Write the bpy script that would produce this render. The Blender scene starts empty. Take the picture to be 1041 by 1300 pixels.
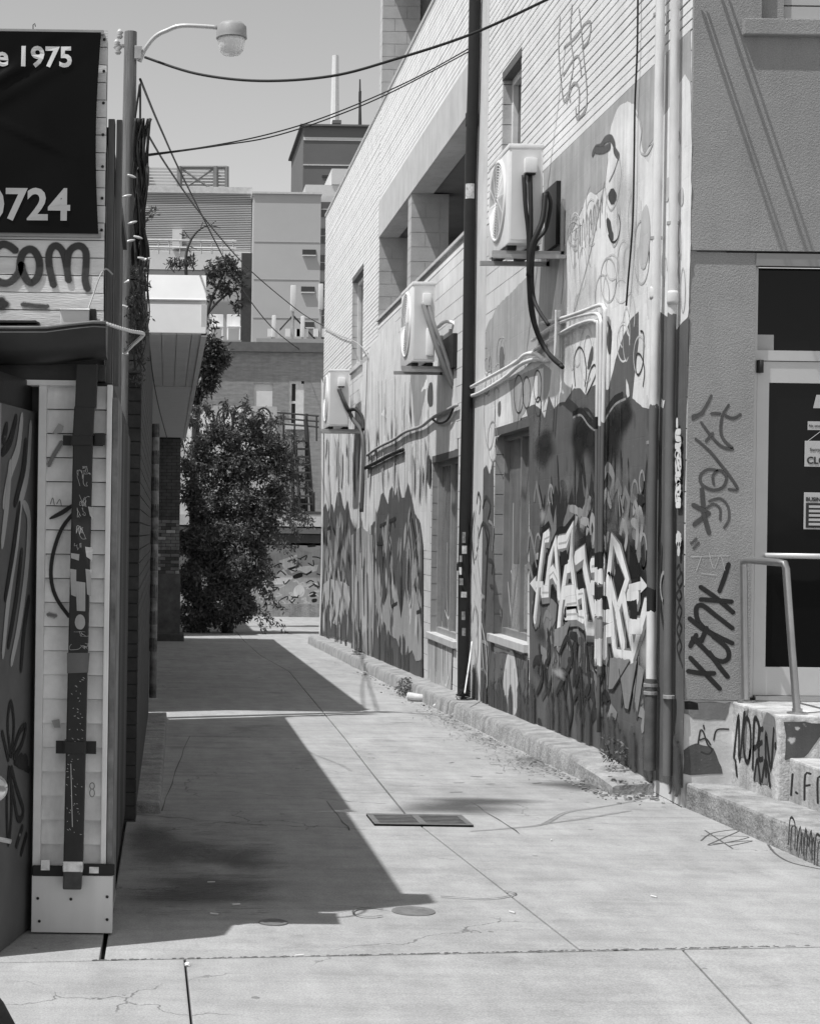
import bpy, bmesh, math, random
import numpy as np
from mathutils import Vector, Matrix
random.seed(7); RNG = np.random.default_rng(7)
sc = bpy.context.scene
C = sc.collection

# ---------------------------------------------------------------- camera
F, CX, CY, CZ = 2200.0, 212.0, 675.0, 1.6        # focal length and principal point in photo pixels, eye height
PW, PH = 1041.0, 1300.0
ROLL = math.radians(0.8)
cam = bpy.data.cameras.new('camera'); camo = bpy.data.objects.new('camera', cam); C.objects.link(camo)
cam.sensor_fit = 'HORIZONTAL'; cam.sensor_width = 24.0
cam.lens = F / PW * 24.0
cam.shift_x = (PW / 2 - CX) / PW
cam.shift_y = (CY - PH / 2) / PW
cam.clip_start = 0.1; cam.clip_end = 2000
camo.location = (0, 0, CZ); camo.rotation_euler = (math.radians(90), -ROLL, 0)
sc.camera = camo

# ---------------------------------------------------------------- world, sun, exposure
LIGHT = Vector((1.0, 0.5, -2.45)).normalized()
w = bpy.data.worlds.new('World'); sc.world = w; w.use_nodes = True
nt = w.node_tree; nt.nodes.clear()
sky = nt.nodes.new('ShaderNodeTexSky'); sky.sky_type = 'NISHITA'; sky.sun_disc = False
sky.sun_elevation = math.asin(-LIGHT.z); sky.sun_rotation = math.atan2(-LIGHT.x, -LIGHT.y)
sky.air_density = 1.0; sky.dust_density = 1.0
bw = nt.nodes.new('ShaderNodeRGBToBW'); bg = nt.nodes.new('ShaderNodeBackground'); wo = nt.nodes.new('ShaderNodeOutputWorld')
bg.inputs['Strength'].default_value = 0.138
nt.links.new(sky.outputs[0], bw.inputs[0]); nt.links.new(bw.outputs[0], bg.inputs[0]); nt.links.new(bg.outputs[0], wo.inputs[0])
sl = bpy.data.lights.new('sun', 'SUN'); sl.energy = 3.6; sl.angle = math.radians(0.53); sl.color = (1, 1, 1)
so = bpy.data.objects.new('sun', sl); C.objects.link(so); so.rotation_euler = LIGHT.to_track_quat('-Z', 'Y').to_euler(); so.location = (-10, -5, 25)
vs = sc.view_settings; vs.view_transform = 'Standard'; vs.look = 'None'; vs.exposure = 0.36; vs.gamma = 1.0
vs.use_curve_mapping = False

# ---------------------------------------------------------------- photogrammetry helpers (photo pixel -> point on a known plane)
_c, _s = math.cos(ROLL), math.sin(ROLL)
def ray(px, py):
    a = (px - CX) / F; b = -(py - CY) / F
    return (_c * a - _s * b, _s * a + _c * b)
def onY(px, py, Y):
    rx, rz = ray(px, py); return Vector((rx * Y, Y, CZ + rz * Y))
def onX(px, py, X):
    rx, rz = ray(px, py); Y = X / rx; return Vector((X, Y, CZ + rz * Y))
GP = [(-40, 0.0), (6.6, 0.0), (10.5, -0.09), (15.5, -0.23), (37, -0.73), (60, -1.0), (400, -1.0)]
def zg(Y):
    for (a, za), (b, zb) in zip(GP, GP[1:]):
        if Y <= b: return za + (zb - za) * (Y - a) / (b - a)
    return GP[-1][1]
def onG(px, py):
    rx, rz = ray(px, py); Y = -CZ / rz
    for _ in range(30): Y = 0.5 * Y + 0.5 * (zg(Y) - CZ) / rz
    return Vector((rx * Y, Y, zg(Y)))

# ---------------------------------------------------------------- materials (the photograph is black and white: neutral greys)
MATS = {}
def new_mat(name):
    m = bpy.data.materials.new(name); m.use_nodes = True
    n = m.node_tree.nodes; n.clear()
    o = n.new('ShaderNodeOutputMaterial'); p = n.new('ShaderNodeBsdfPrincipled')
    m.node_tree.links.new(p.outputs[0], o.inputs[0])
    return m, n, m.node_tree.links, p, o
def math_n(n, l, op, a, b=None, c=None):
    q = n.new('ShaderNodeMath'); q.operation = op
    for i, v in enumerate((a, b, c)):
        if v is None: continue
        if isinstance(v, (int, float)): q.inputs[i].default_value = v
        else: l.new(v, q.inputs[i])
    return q.outputs[0]
def noise(n, l, vec, scale, detail=4, rough=0.6, stretch=None):
    if stretch:
        mp = n.new('ShaderNodeMapping'); mp.inputs['Scale'].default_value = stretch; l.new(vec, mp.inputs[0]); vec = mp.outputs[0]
    t = n.new('ShaderNodeTexNoise'); t.inputs['Scale'].default_value = scale; t.inputs['Detail'].default_value = detail
    t.inputs['Roughness'].default_value = rough; l.new(vec, t.inputs['Vector']); return t.outputs['Fac']
def remap(n, l, v, a, b, c, d):
    r = n.new('ShaderNodeMapRange'); r.inputs[1].default_value = a; r.inputs[2].default_value = b
    r.inputs[3].default_value = c; r.inputs[4].default_value = d; l.new(v, r.inputs[0]); return r.outputs[0]
def mat(name, v, rough=0.8, var=0.2, scale=5.0, bump=0.0, bscale=80.0, metal=0.0, stretch=None, streak=0.0, speck=0.0, island=0.0, dist=0.004, spec=0.3):
    """grey surface: v base value, var large mottling, streak vertical dirt runs, speck fine grains, bump fine relief"""
    if name in MATS: return MATS[name]
    m, n, l, p, o = new_mat(name)
    g = n.new('ShaderNodeNewGeometry'); pos = g.outputs['Position']
    f = noise(n, l, pos, scale, 6, 0.62, stretch)
    k = remap(n, l, f, 0.25, 0.75, 1 - var, 1 + var)
    if streak:
        s = noise(n, l, pos, 1.0, 5, 0.6, (9, 9, 0.7)); s = remap(n, l, s, 0.42, 0.72, 1.0, 1 - streak); k = math_n(n, l, 'MULTIPLY', k, s)
    if speck:
        s = noise(n, l, pos, 170, 2, 0.7); s = remap(n, l, s, 0.3, 0.7, 1 - speck, 1 + speck); k = math_n(n, l, 'MULTIPLY', k, s)
    if island:
        s = remap(n, l, g.outputs['Random Per Island'], 0, 1, 1 - island, 1 + island); k = math_n(n, l, 'MULTIPLY', k, s)
    k = math_n(n, l, 'MULTIPLY', k, v)
    cb = n.new('ShaderNodeCombineColor')
    for i in range(3): l.new(k, cb.inputs[i])
    l.new(cb.outputs[0], p.inputs['Base Color'])
    p.inputs['Roughness'].default_value = rough; p.inputs['Metallic'].default_value = metal
    p.inputs['Specular IOR Level'].default_value = spec
    if bump:
        b = n.new('ShaderNodeBump'); b.inputs['Strength'].default_value = bump; b.inputs['Distance'].default_value = dist
        h = noise(n, l, pos, bscale, 4, 0.6, stretch); l.new(h, b.inputs['Height']); l.new(b.outputs[0], p.inputs['Normal'])
    MATS[name] = m; return m
def paint(v, soft=0.0, joints=True, alpha=1.0, drip=0.0):
    """spray or roller paint of grey v; soft>0: the edge fades over that share of the stroke's half width (UV v = across)"""
    key = ('paint', round(v, 3), soft, joints, alpha, drip)
    if key in MATS: return MATS[key]
    m, n, l, p, o = new_mat('paint')
    g = n.new('ShaderNodeNewGeometry'); pos = g.outputs['Position']
    f = noise(n, l, pos, 3.0, 8, 0.7); k = remap(n, l, f, 0.25, 0.75, 0.8, 1.18)
    f2 = noise(n, l, pos, 1.0, 5, 0.6, (12, 12, 0.9)); k = math_n(n, l, 'MULTIPLY', k, remap(n, l, f2, 0.4, 0.75, 1.04, 0.78))
    wr = noise(n, l, pos, 22, 7, 0.75); wr = remap(n, l, wr, 0.63, 0.68, 0.0, 0.55)          # scuffs where the old coat shows
    k0 = math_n(n, l, 'MULTIPLY', k, v); k0 = math_n(n, l, 'ADD', k0, math_n(n, l, 'MULTIPLY', wr, math_n(n, l, 'SUBTRACT', 0.34, k0)))
    k = k0
    cb = n.new('ShaderNodeCombineColor')
    for i in range(3): l.new(k, cb.inputs[i])
    l.new(cb.outputs[0], p.inputs['Base Color']); p.inputs['Roughness'].default_value = 0.62; p.inputs['Specular IOR Level'].default_value = 0.25
    h = noise(n, l, pos, 60, 4, 0.6)
    if joints:                                           # the block courses telegraph through the paint as fine relief
        sp = n.new('ShaderNodeSeparateXYZ'); l.new(pos, sp.inputs[0])
        zz = math_n(n, l, 'FRACT', math_n(n, l, 'DIVIDE', math_n(n, l, 'ADD', sp.outputs[2], 20.0 - BLOCK_Z0 % 0.2 + 0.005), 0.2))
        jn = math_n(n, l, 'LESS_THAN', zz, 0.05)
        h = math_n(n, l, 'SUBTRACT', math_n(n, l, 'MULTIPLY', h, 0.35), jn)
    b = n.new('ShaderNodeBump'); b.inputs['Strength'].default_value = 0.5; b.inputs['Distance'].default_value = 0.004
    l.new(h, b.inputs['Height']); l.new(b.outputs[0], p.inputs['Normal'])
    if soft or alpha < 1:
        a = None
        if soft:
            uv = n.new('ShaderNodeUVMap'); uv.uv_map = 'UVMap'; su = n.new('ShaderNodeSeparateXYZ'); l.new(uv.outputs[0], su.inputs[0])
            a = math_n(n, l, 'ABSOLUTE', math_n(n, l, 'SUBTRACT', math_n(n, l, 'MULTIPLY', su.outputs[1], 2.0), 1.0))
            nz = noise(n, l, pos, 140, 3, 0.8); a = math_n(n, l, 'ADD', a, math_n(n, l, 'MULTIPLY', math_n(n, l, 'SUBTRACT', nz, 0.5), 0.5 * soft))
            r = n.new('ShaderNodeMapRange'); r.interpolation_type = 'SMOOTHSTEP'
            r.inputs[1].default_value = 1 - soft; r.inputs[2].default_value = 1.0; r.inputs[3].default_value = alpha; r.inputs[4].default_value = 0.0
            l.new(a, r.inputs[0]); a = r.outputs[0]
        else:
            nz = noise(n, l, pos, 30, 4, 0.7); a = remap(n, l, nz, 0.3, 0.6, alpha * 0.6, alpha)
        tr = n.new('ShaderNodeBsdfTransparent'); mx = n.new('ShaderNodeMixShader')
        l.new(a, mx.inputs[0]); l.new(tr.outputs[0], mx.inputs[1]); l.new(p.outputs[0], mx.inputs[2]); l.new(mx.outputs[0], o.inputs[0])
    MATS[key] = m; return m
def concrete(name, v):
    """weathered cast concrete: blotches, drag marks along the lane, aggregate, gum spots, hairline cracks"""
    m, n, l, p, o = new_mat(name); g = n.new('ShaderNodeNewGeometry'); pos = g.outputs['Position']
    mul = lambda x, y: math_n(n, l, 'MULTIPLY', x, y)
    k = remap(n, l, noise(n, l, pos, .55, 5, .6), .3, .7, .9, 1.1)
    k = mul(k, remap(n, l, noise(n, l, pos, 3.2, 9, .72), .3, .7, .84, 1.14))
    k = mul(k, remap(n, l, noise(n, l, pos, 1.0, 6, .65, (6, .9, 1)), .35, .7, 1.05, .88))
    k = mul(k, remap(n, l, noise(n, l, pos, 1.0, 6, .65, (1.2, 9, 1)), .45, .75, 1.02, .86))
    st = remap(n, l, noise(n, l, pos, 1.7, 8, .7), .58, .72, 1.0, .66); k = mul(k, st)
    k = mul(k, remap(n, l, noise(n, l, pos, 120, 3, .7), .3, .7, .78, 1.2))
    vo = n.new('ShaderNodeTexVoronoi'); vo.inputs['Scale'].default_value = 95; l.new(pos, vo.inputs['Vector'])
    k = mul(k, remap(n, l, vo.outputs['Distance'], .05, .25, .82, 1.0))
    v2 = n.new('ShaderNodeTexVoronoi'); v2.inputs['Scale'].default_value = 2.6; l.new(pos, v2.inputs['Vector'])
    k = mul(k, remap(n, l, math_n(n, l, 'ADD', v2.outputs['Distance'], mul(noise(n, l, pos, 30, 3), .03)), .05, .062, .55, 1.0))
    v3 = n.new('ShaderNodeTexVoronoi'); v3.feature = 'DISTANCE_TO_EDGE'; v3.inputs['Scale'].default_value = .5
    wp_ = n.new('ShaderNodeVectorMath'); wp_.operation = 'ADD'; nn = n.new('ShaderNodeTexNoise'); nn.inputs['Scale'].default_value = 4; nn.inputs['Detail'].default_value = 8; l.new(pos, nn.inputs['Vector'])
    sc_ = n.new('ShaderNodeVectorMath'); sc_.operation = 'SCALE'; sc_.inputs['Scale'].default_value = .35; l.new(nn.outputs['Color'], sc_.inputs[0])
    l.new(pos, wp_.inputs[0]); l.new(sc_.outputs[0], wp_.inputs[1]); l.new(wp_.outputs[0], v3.inputs['Vector'])
    ck = remap(n, l, v3.outputs['Distance'], .0008, .0026, .0, 1.0); gate = remap(n, l, noise(n, l, pos, .8, 3), .5, .56, 1.0, .0)
    ck = math_n(n, l, 'MAXIMUM', ck, gate); k = mul(k, remap(n, l, ck, 0, 1, .5, 1.0))
    k = mul(k, v); cb = n.new('ShaderNodeCombineColor')
    for i in range(3): l.new(k, cb.inputs[i])
    l.new(cb.outputs[0], p.inputs['Base Color']); p.inputs['Roughness'].default_value = .92; p.inputs['Specular IOR Level'].default_value = .2
    b = n.new('ShaderNodeBump'); b.inputs['Strength'].default_value = .6; b.inputs['Distance'].default_value = .004
    h = math_n(n, l, 'ADD', noise(n, l, pos, 70, 5, .7), mul(ck, .6)); l.new(h, b.inputs['Height']); l.new(b.outputs[0], p.inputs['Normal'])
    MATS[name] = m; return m
def two_tone(name, hi, lo, zt, wob=.05, rough=.5, patches=()):
    """pipe paint: pale above, overpainted with the mural below height zt; patches = (z0, z1, value)"""
    if name in MATS: return MATS[name]
    m, n, l, p, o = new_mat(name); g = n.new('ShaderNodeNewGeometry'); pos = g.outputs['Position']
    sp = n.new('ShaderNodeSeparateXYZ'); l.new(pos, sp.inputs[0])
    z = math_n(n, l, 'ADD', sp.outputs[2], math_n(n, l, 'MULTIPLY', math_n(n, l, 'SUBTRACT', noise(n, l, pos, 14, 3), .5), wob*4))
    k = math_n(n, l, 'ADD', lo, math_n(n, l, 'MULTIPLY', math_n(n, l, 'GREATER_THAN', z, zt), hi-lo))
    for z0, z1, v in patches:
        i = math_n(n, l, 'MULTIPLY', math_n(n, l, 'GREATER_THAN', z, z0), math_n(n, l, 'LESS_THAN', z, z1))
        k = math_n(n, l, 'ADD', k, math_n(n, l, 'MULTIPLY', i, math_n(n, l, 'SUBTRACT', v, k)))
    k = math_n(n, l, 'MULTIPLY', k, remap(n, l, noise(n, l, pos, 7, 5, .6, (1, 1, .4)), .3, .7, .82, 1.12))
    cb = n.new('ShaderNodeCombineColor')
    for i in range(3): l.new(k, cb.inputs[i])
    l.new(cb.outputs[0], p.inputs['Base Color']); p.inputs['Roughness'].default_value = rough; p.inputs['Specular IOR Level'].default_value = .3
    MATS[name] = m; return m
def glass(name, v=0.02, rough=0.06, spec=0.6):
    if name in MATS: return MATS[name]
    m, n, l, p, o = new_mat(name)
    p.inputs['Base Color'].default_value = (v, v, v, 1); p.inputs['Roughness'].default_value = rough; p.inputs['Specular IOR Level'].default_value = spec
    g = n.new('ShaderNodeNewGeometry'); b = n.new('ShaderNodeBump'); b.inputs['Strength'].default_value = 0.138; b.inputs['Distance'].default_value = 0.01
    l.new(noise(n, l, g.outputs['Position'], 2.5, 2, 0.5), b.inputs['Height']); l.new(b.outputs[0], p.inputs['Normal'])
    MATS[name] = m; return m

# ---------------------------------------------------------------- mesh helpers
class MB:
    def __init__(s): s.v = []; s.f = []; s.uv = None
    def box(s, x0, x1, y0, y1, z0, z1):
        i = len(s.v)
        s.v += [(x0, y0, z0), (x1, y0, z0), (x1, y1, z0), (x0, y1, z0), (x0, y0, z1), (x1, y0, z1), (x1, y1, z1), (x0, y1, z1)]
        s.f += [(i, i+3, i+2, i+1), (i+4, i+5, i+6, i+7), (i, i+1, i+5, i+4), (i+1, i+2, i+6, i+5), (i+2, i+3, i+7, i+6), (i+3, i, i+4, i+7)]
        return s
    def hexa(s, b, t):                                   # four bottom and four top points
        i = len(s.v); s.v += [tuple(p) for p in b] + [tuple(p) for p in t]
        s.f += [(i+3, i+2, i+1, i), (i+4, i+5, i+6, i+7)] + [(i+k, i+(k+1) % 4, i+4+(k+1) % 4, i+4+k) for k in range(4)]
        return s
    def prism(s, pts, d):                                # closed outline (3D points) extruded along d
        i = len(s.v); n = len(pts); d = Vector(d)
        s.v += [tuple(Vector(p)) for p in pts] + [tuple(Vector(p) + d) for p in pts]
        s.f += [tuple(range(i, i+n)), tuple(range(i+2*n-1, i+n-1, -1))] + [(i+k, i+n+k, i+n+(k+1) % n, i+(k+1) % n) for k in range(n)]
        return s
    def tube(s, pts, r, n=8, cap=True):
        pts = [Vector(p) for p in pts]; rs = r if isinstance(r, (list, tuple)) else [r] * len(pts)
        i0 = len(s.v); prev = None
        for k, p in enumerate(pts):
            t = (pts[min(k+1, len(pts)-1)] - pts[max(k-1, 0)]).normalized()
            if prev is None: u = t.orthogonal().normalized()
            else: u = (prev - t * prev.dot(t)); u = u.normalized() if u.length > 1e-6 else t.orthogonal().normalized()
            prev = u; q = t.cross(u)
            for j in range(n):
                a = 2 * math.pi * j / n; s.v.append(tuple(p + (u * math.cos(a) + q * math.sin(a)) * rs[k]))
        for k in range(len(pts) - 1):
            for j in range(n):
                a = i0 + k*n + j; b = i0 + k*n + (j+1) % n; s.f.append((a, b, b+n, a+n))
        if cap:
            s.f.append(tuple(range(i0+n-1, i0-1, -1))); e = i0 + (len(pts)-1)*n; s.f.append(tuple(range(e, e+n)))
        return s
    def lathe(s, prof, c, axis='Z', n=24):               # profile (radius, height) spun about an axis through c
        i0 = len(s.v); c = Vector(c)
        for r, h in prof:
            for j in range(n):
                a = 2*math.pi*j/n; x, y = r*math.cos(a), r*math.sin(a)
                d = Vector((x, y, h)) if axis == 'Z' else (Vector((h, x, y)) if axis == 'X' else Vector((x, h, y)))
                s.v.append(tuple(c + d))
        for k in range(len(prof)-1):
            for j in range(n):
                a = i0+k*n+j; b = i0+k*n+(j+1) % n; s.f.append((a, b, b+n, a+n))
        s.f.append(tuple(range(i0, i0+n))); e = i0+(len(prof)-1)*n; s.f.append(tuple(range(e, e+n)))
        return s
    def build(s, name, m, parent=None, smooth=False, bevel=0.0, recalc=True):
        me = bpy.data.meshes.new(name); me.from_pydata(s.v, [], s.f)
        if s.uv is not None:
            ul = me.uv_layers.new(name='UVMap'); ul.data.foreach_set('uv', np.array([s.uv[li.vertex_index] for li in me.loops], dtype=np.float32).ravel())
        if recalc or bevel:
            b = bmesh.new(); b.from_mesh(me)
            if bevel: bmesh.ops.bevel(b, geom=[e for e in b.edges], offset=bevel, segments=2, affect='EDGES', profile=0.6, clamp_overlap=True)
            if recalc: bmesh.ops.recalc_face_normals(b, faces=b.faces)
            b.to_mesh(me); b.free()
        if smooth:
            me.polygons.foreach_set('use_smooth', [True] * len(me.polygons))
            if bevel or smooth == 'auto': me.set_sharp_from_angle(angle=math.radians(40))
        me.materials.append(m)
        o = bpy.data.objects.new(name, me); C.objects.link(o)
        if parent is not None: link_to(o, parent)
        return o
def link_to(o, parent):
    o.parent = parent
    if parent.type == 'EMPTY' or parent.matrix_world != Matrix(): o.matrix_parent_inverse = world_m(parent).inverted()
def world_m(o):
    m = Matrix.LocRotScale(o.location, o.rotation_euler, o.scale)
    return world_m(o.parent) @ o.matrix_parent_inverse @ m if o.parent else m
def thing(name, label, cat, loc, group=None):
    o = bpy.data.objects.new(name, None); C.objects.link(o); o.location = loc; o.empty_display_size = 0.2
    o['label'] = label; o['category'] = cat
    if group: o['group'] = group
    return o
def tag(o, label, cat, group=None, kind=None):
    o['label'] = label; o['category'] = cat
    if group: o['group'] = group
    if kind: o['kind'] = kind
    return o
def spline(pts, n=6, closed=False):
    """Catmull-Rom through points (any dimension)"""
    P = [np.array(p, float) for p in pts]; out = []
    m = len(P); rng = range(m) if closed else range(m-1)
    for i in rng:
        if closed: a, b, c, d = P[i-1], P[i], P[(i+1) % m], P[(i+2) % m]
        else: a, b, c, d = P[max(i-1, 0)], P[i], P[i+1], P[min(i+2, m-1)]
        for k in range(n):
            t = k/n
            out.append(0.5*((2*b) + (-a+c)*t + (2*a-5*b+4*c-d)*t*t + (-a+3*b-3*c+d)*t**3))
    if not closed: out.append(P[-1])
    return out

# ---- flat paint on a plane: strokes and fills given in photo pixels, laid on the wall at its real place
class Paint:
    """collects strokes / fills on one plane; each layer sits a little proud of the one before"""
    N = 0
    def __init__(s, plane, val, off=0.002):
        s.plane = plane; s.val = val; s.off = off; s.sgn = 1
    def p2(s, px, py):
        if s.plane == 'X': v = onX(px, py, s.val); return np.array((v.y, v.z))
        if s.plane == 'Y': v = onY(px, py, s.val); return np.array((v.x, v.z))
        if s.plane == 'V':                                # upright plane through two plan points A, B
            (ax, ay), (bx, by) = s.val; rx, rz = ray(px, py); dx, dy = bx-ax, by-ay; L = math.hypot(dx, dy)
            t = (rx*ay - ax)/(dx - rx*dy); Y = ay + t*dy; return np.array((t*L, CZ + rz*Y))
        v = onG(px, py); return np.array((v.x, v.y))
    def p3(s, q, off):
        if s.plane == 'X': return (s.val - off, q[0], q[1])
        if s.plane == 'Y': return (q[0], s.val - off, q[1])
        if s.plane == 'V':
            (ax, ay), (bx, by) = s.val; dx, dy = bx-ax, by-ay; L = math.hypot(dx, dy)
            return (ax + dx/L*q[0] - dy/L*off*s.sgn, ay + dy/L*q[0] + dx/L*off*s.sgn, q[1])
        return (q[0], q[1], zg(q[1]) + off)
    def stroke(s, mb, pts, wd, smooth=6, taper=0.0, jit=0.0):
        s.N += 1; off = s.off + 0.00002 * s.N
        q = [s.p2(*p) for p in pts]
        if smooth: q = spline(q, smooth)
        n = len(q); i0 = len(mb.v)
        if mb.uv is None: mb.uv = []
        L = np.zeros(n)
        for i in range(1, n): L[i] = L[i-1] + np.linalg.norm(q[i]-q[i-1])
        T = max(L[-1], 1e-6); t0 = q[1]-q[0]; t1 = q[-1]-q[-2]
        q = [q[0] - t0/max(np.linalg.norm(t0), 1e-6)*wd*0.3] + q + [q[-1] + t1/max(np.linalg.norm(t1), 1e-6)*wd*0.3]
        n = len(q)
        for i in range(n):
            t = q[min(i+1, n-1)] - q[max(i-1, 0)]; t = t/max(np.linalg.norm(t), 1e-9); nn = np.array((-t[1], t[0]))
            f = i/(n-1); ww = wd*0.5*(1 - taper*abs(2*f-1)**2)*(1+random.uniform(-jit, jit))
            if i in (0, n-1): ww *= 0.45
            a = q[i]+nn*ww; b = q[i]-nn*ww
            mb.v += [s.p3(a, off), s.p3(b, off)]; mb.uv += [(f, 0.0), (f, 1.0)]
        for i in range(n-1): mb.f.append((i0+2*i, i0+2*i+1, i0+2*i+3, i0+2*i+2))
    def fill(s, mb, pts, smooth=0, jit=0.0):
        s.N += 1; off = s.off + 0.00002 * s.N
        q = [s.p2(*p) for p in pts]
        if smooth: q = spline(q, smooth, True)
        if jit:                                           # ragged roller / spray edge
            r = []
            for i, v in enumerate(q):
                w = q[(i+1) % len(q)]; n = max(1, min(60, int(np.linalg.norm(w-v)/.035)))
                dr = np.array([0.0, 0.0])
                for k in range(n):
                    dr = dr*.7 + RNG.normal(0, jit, 2); r.append(v + (w-v)*k/n + dr)
            q = r
        from mathutils.geometry import tessellate_polygon
        tris = tessellate_polygon([[Vector((v[0], v[1], 0)) for v in q]])
        i0 = len(mb.v); mb.v += [s.p3(v, off) for v in q]
        if mb.uv is None: mb.uv = []
        mb.uv += [(0, 0.5)] * len(q); mb.f += [tuple(i0+k for k in t) for t in tris]
    def blob(s, mb, px, py, rp, rq):
        """soft round spray: radii in metres on the plane"""
        s.N += 1; off = s.off + 0.00002 * s.N; c = s.p2(px, py); n = 28; i0 = len(mb.v)
        if mb.uv is None: mb.uv = []
        mb.v.append(s.p3(c, off)); mb.uv.append((0, 0.5))
        for j in range(n):
            a = 2*math.pi*j/n; k = 1+0.12*math.sin(3*a+px)+0.08*math.sin(5*a+py)
            mb.v.append(s.p3(c+np.array((rp*k*math.cos(a), rq*k*math.sin(a))), off)); mb.uv.append((0, 1.0))
        mb.f += [(i0, i0+1+j, i0+1+(j+1) % n) for j in range(n)]
    def orient(s, mb):
        """faces towards the viewer's side of the plane"""
        want = {'X': Vector((-1, 0, 0)), 'Y': Vector((0, -1, 0)), 'G': Vector((0, 0, 1)), 'V': Vector((1, -.2, 0))}[s.plane]
        for i, f in enumerate(mb.f):
            a, b, c = (Vector(mb.v[k]) for k in f[:3])
            if (b-a).cross(c-a).dot(want) < 0: mb.f[i] = tuple(reversed(f))
    def done(s, mb, v, parent, name='graffiti', soft=0.0, label=None, joints=None, alpha=1.0):
        if not mb.f: return None
        s.orient(mb)
        o = mb.build(name, paint(v, soft, s.plane == 'X' if joints is None else joints, alpha), parent, recalc=False)
        if label: o['label'] = label
        return o
BLOCK_Z0 = -0.70
# ================================================================ ground
def struct(o, **k):
    o['kind'] = 'structure'
    return o
CONC = concrete('concrete', 0.355)
CONC2 = concrete('concrete_walk', 0.345)
CONC_OLD = mat('concrete_old', 0.33, 0.95, 0.4, 5, 1.0, 28, speck=0.25, dist=0.02, streak=.3)
DIRT = mat('dirt', 0.11, 0.95, 0.4, 9, 0.8, 60, speck=0.3)
gm = MB()
ys = [-60, 6.6, 10.5, 15.5, 37, 60, 600]
for y in ys: gm.v += [(-300, y, zg(y) - 0.06), (300, y, zg(y) - 0.06)]
gm.f = [(2*i, 2*i+1, 2*i+3, 2*i+2) for i in range(len(ys)-1)]
struct(gm.build('ground', DIRT, recalc=False))

def slab_mesh(poly, th=0.05, gap=0.006, m=CONC, parent=None, name='slab', dz=0.0, sub=1):
    """one cast slab: outline (x, y) on the ground profile, shrunk by the joint"""
    c = np.mean(np.array(poly), 0); P = []
    for p in poly:
        d = np.array(p) - c; P.append(np.array(p) - d/np.linalg.norm(d)*gap*1.4)
    mb = MB(); n = len(P)
    top = [(p[0], p[1], zg(p[1]) + dz) for p in P]
    mb.prism([(x, y, z) for x, y, z in top], (0, 0, -th))
    return mb.build(name, m, parent, bevel=0.006)
# sidewalk slabs along the street, its back joint runs a little askew to the lane
j0 = onG(133, 1220); j1 = onG(1041, 1203)
def jl(x): return j0.y + (j1.y - j0.y) * (x - j0.x) / (j1.x - j0.x)
walk = struct(MB().box(-14, 16, 1.0, 6.0, -0.05, -0.045).build('sidewalk', DIRT))
la, lb = onG(235, 1225), onG(243, 1300); ra, rb = onG(880, 1209), onG(960, 1300)
def ext(a, b, y): return a.x + (b.x - a.x) * (y - a.y) / (b.y - a.y)
def xs_at(y): return [-8.0, -5.2, -2.6, ext(la, lb, y), ext(ra, rb, y), 4.6, 6.6, 9.0]
for (y0, y1) in ((None, 4.9), (4.9, 3.0), (3.0, 1.2)):
    for i in range(7):
        t0 = xs_at(6.4 if y0 is None else y0); b0 = xs_at(y1)
        ya = jl(t0[i]) if y0 is None else y0; yb = jl(t0[i+1]) if y0 is None else y0
        slab_mesh([(b0[i], y1), (b0[i+1], y1), (t0[i+1], yb), (t0[i], ya)], m=CONC2, parent=walk, gap=.0035)
# lane slabs: cross joints and one joint down the middle
lane = struct(MB().box(-0.6, 3.2, 6.7, 10.4, -0.16, -0.155).build('alley_pavement', DIRT))
mid = [onG(735, 1205), onG(510, 1030), onG(440, 940), onG(365, 850)]
def midx(y):
    if y <= mid[0].y: return mid[0].x
    for a, b in zip(mid, mid[1:]):
        if y <= b.y: return a.x + (b.x-a.x)*(y-a.y)/(b.y-a.y)
    return 1.7
cuts = [None, 10.5, 12.4, 15.5, 18.4, 22.0, 26.0, 31.0, 37.0, 43.0, 60.0]
for a, b in zip(cuts, cuts[1:]):
    for side in (0, 1):
        XL = -0.215 if b < 17 else -0.6; XR = 3.45
        if side == 0: xa = [XL, midx(a or 6.7)]; xb = [XL, midx(b)]
        else: xa = [midx(a or 6.7), XR]; xb = [midx(b), XR]
        if b > 40: xa = [-9, 1.7] if side == 0 else [1.7, 14]; xb = list(xa)
        ya = [jl(x)+0.004 for x in xa] if a is None else [a, a]
        slab_mesh([(xa[0], ya[0]), (xa[1], ya[1]), (xb[1], b), (xb[0], b)], parent=lane)
# apron slabs left (before the shop) and right (before the corner stoop)
slab_mesh([(-8, jl(-8)+.004), (-0.222, jl(-.222)+.004), (-0.222, 6.96), (-8, 6.96)], parent=lane)
slab_mesh([(3.456, jl(3.456)+.004), (12, jl(12)+.004), (12, 9.2), (3.456, 9.2)], parent=lane)

# ================================================================ right building (corner building with painted alley wall)
WX = 3.28; YN = 10.97; YF = 36.8
BZ = CZ + 3.23                    # bricks start here, blocks below
ROOF = CZ + 6.74
bld = thing('corner_building', 'painted block and brick building with graffiti covered alley wall and grey stucco front', 'building', (WX, YN, -0.1))
BLK = mat('painted_block', 0.66, 0.75, 0.12, 2.0, 0.5, 60, streak=0.1)
BRK = mat('white_brick', 0.76, 0.75, 0.1, 3.0, 0.5, 70, streak=0.08, island=0.05)
MORT = mat('painted_mortar', 0.42, 0.9, 0.2, 6, 0.5, 80)
MORTB = mat('brick_mortar', 0.3, 0.95, 0.25, 6, 0.5, 80)
BLKR = mat('raw_block', 0.42, 0.85, 0.15, 3.0, 0.6, 80, speck=0.1)
CONCB = mat('beam_concrete', 0.5, 0.85, 0.12, 2.5, 0.4, 60, streak=0.12)
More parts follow.
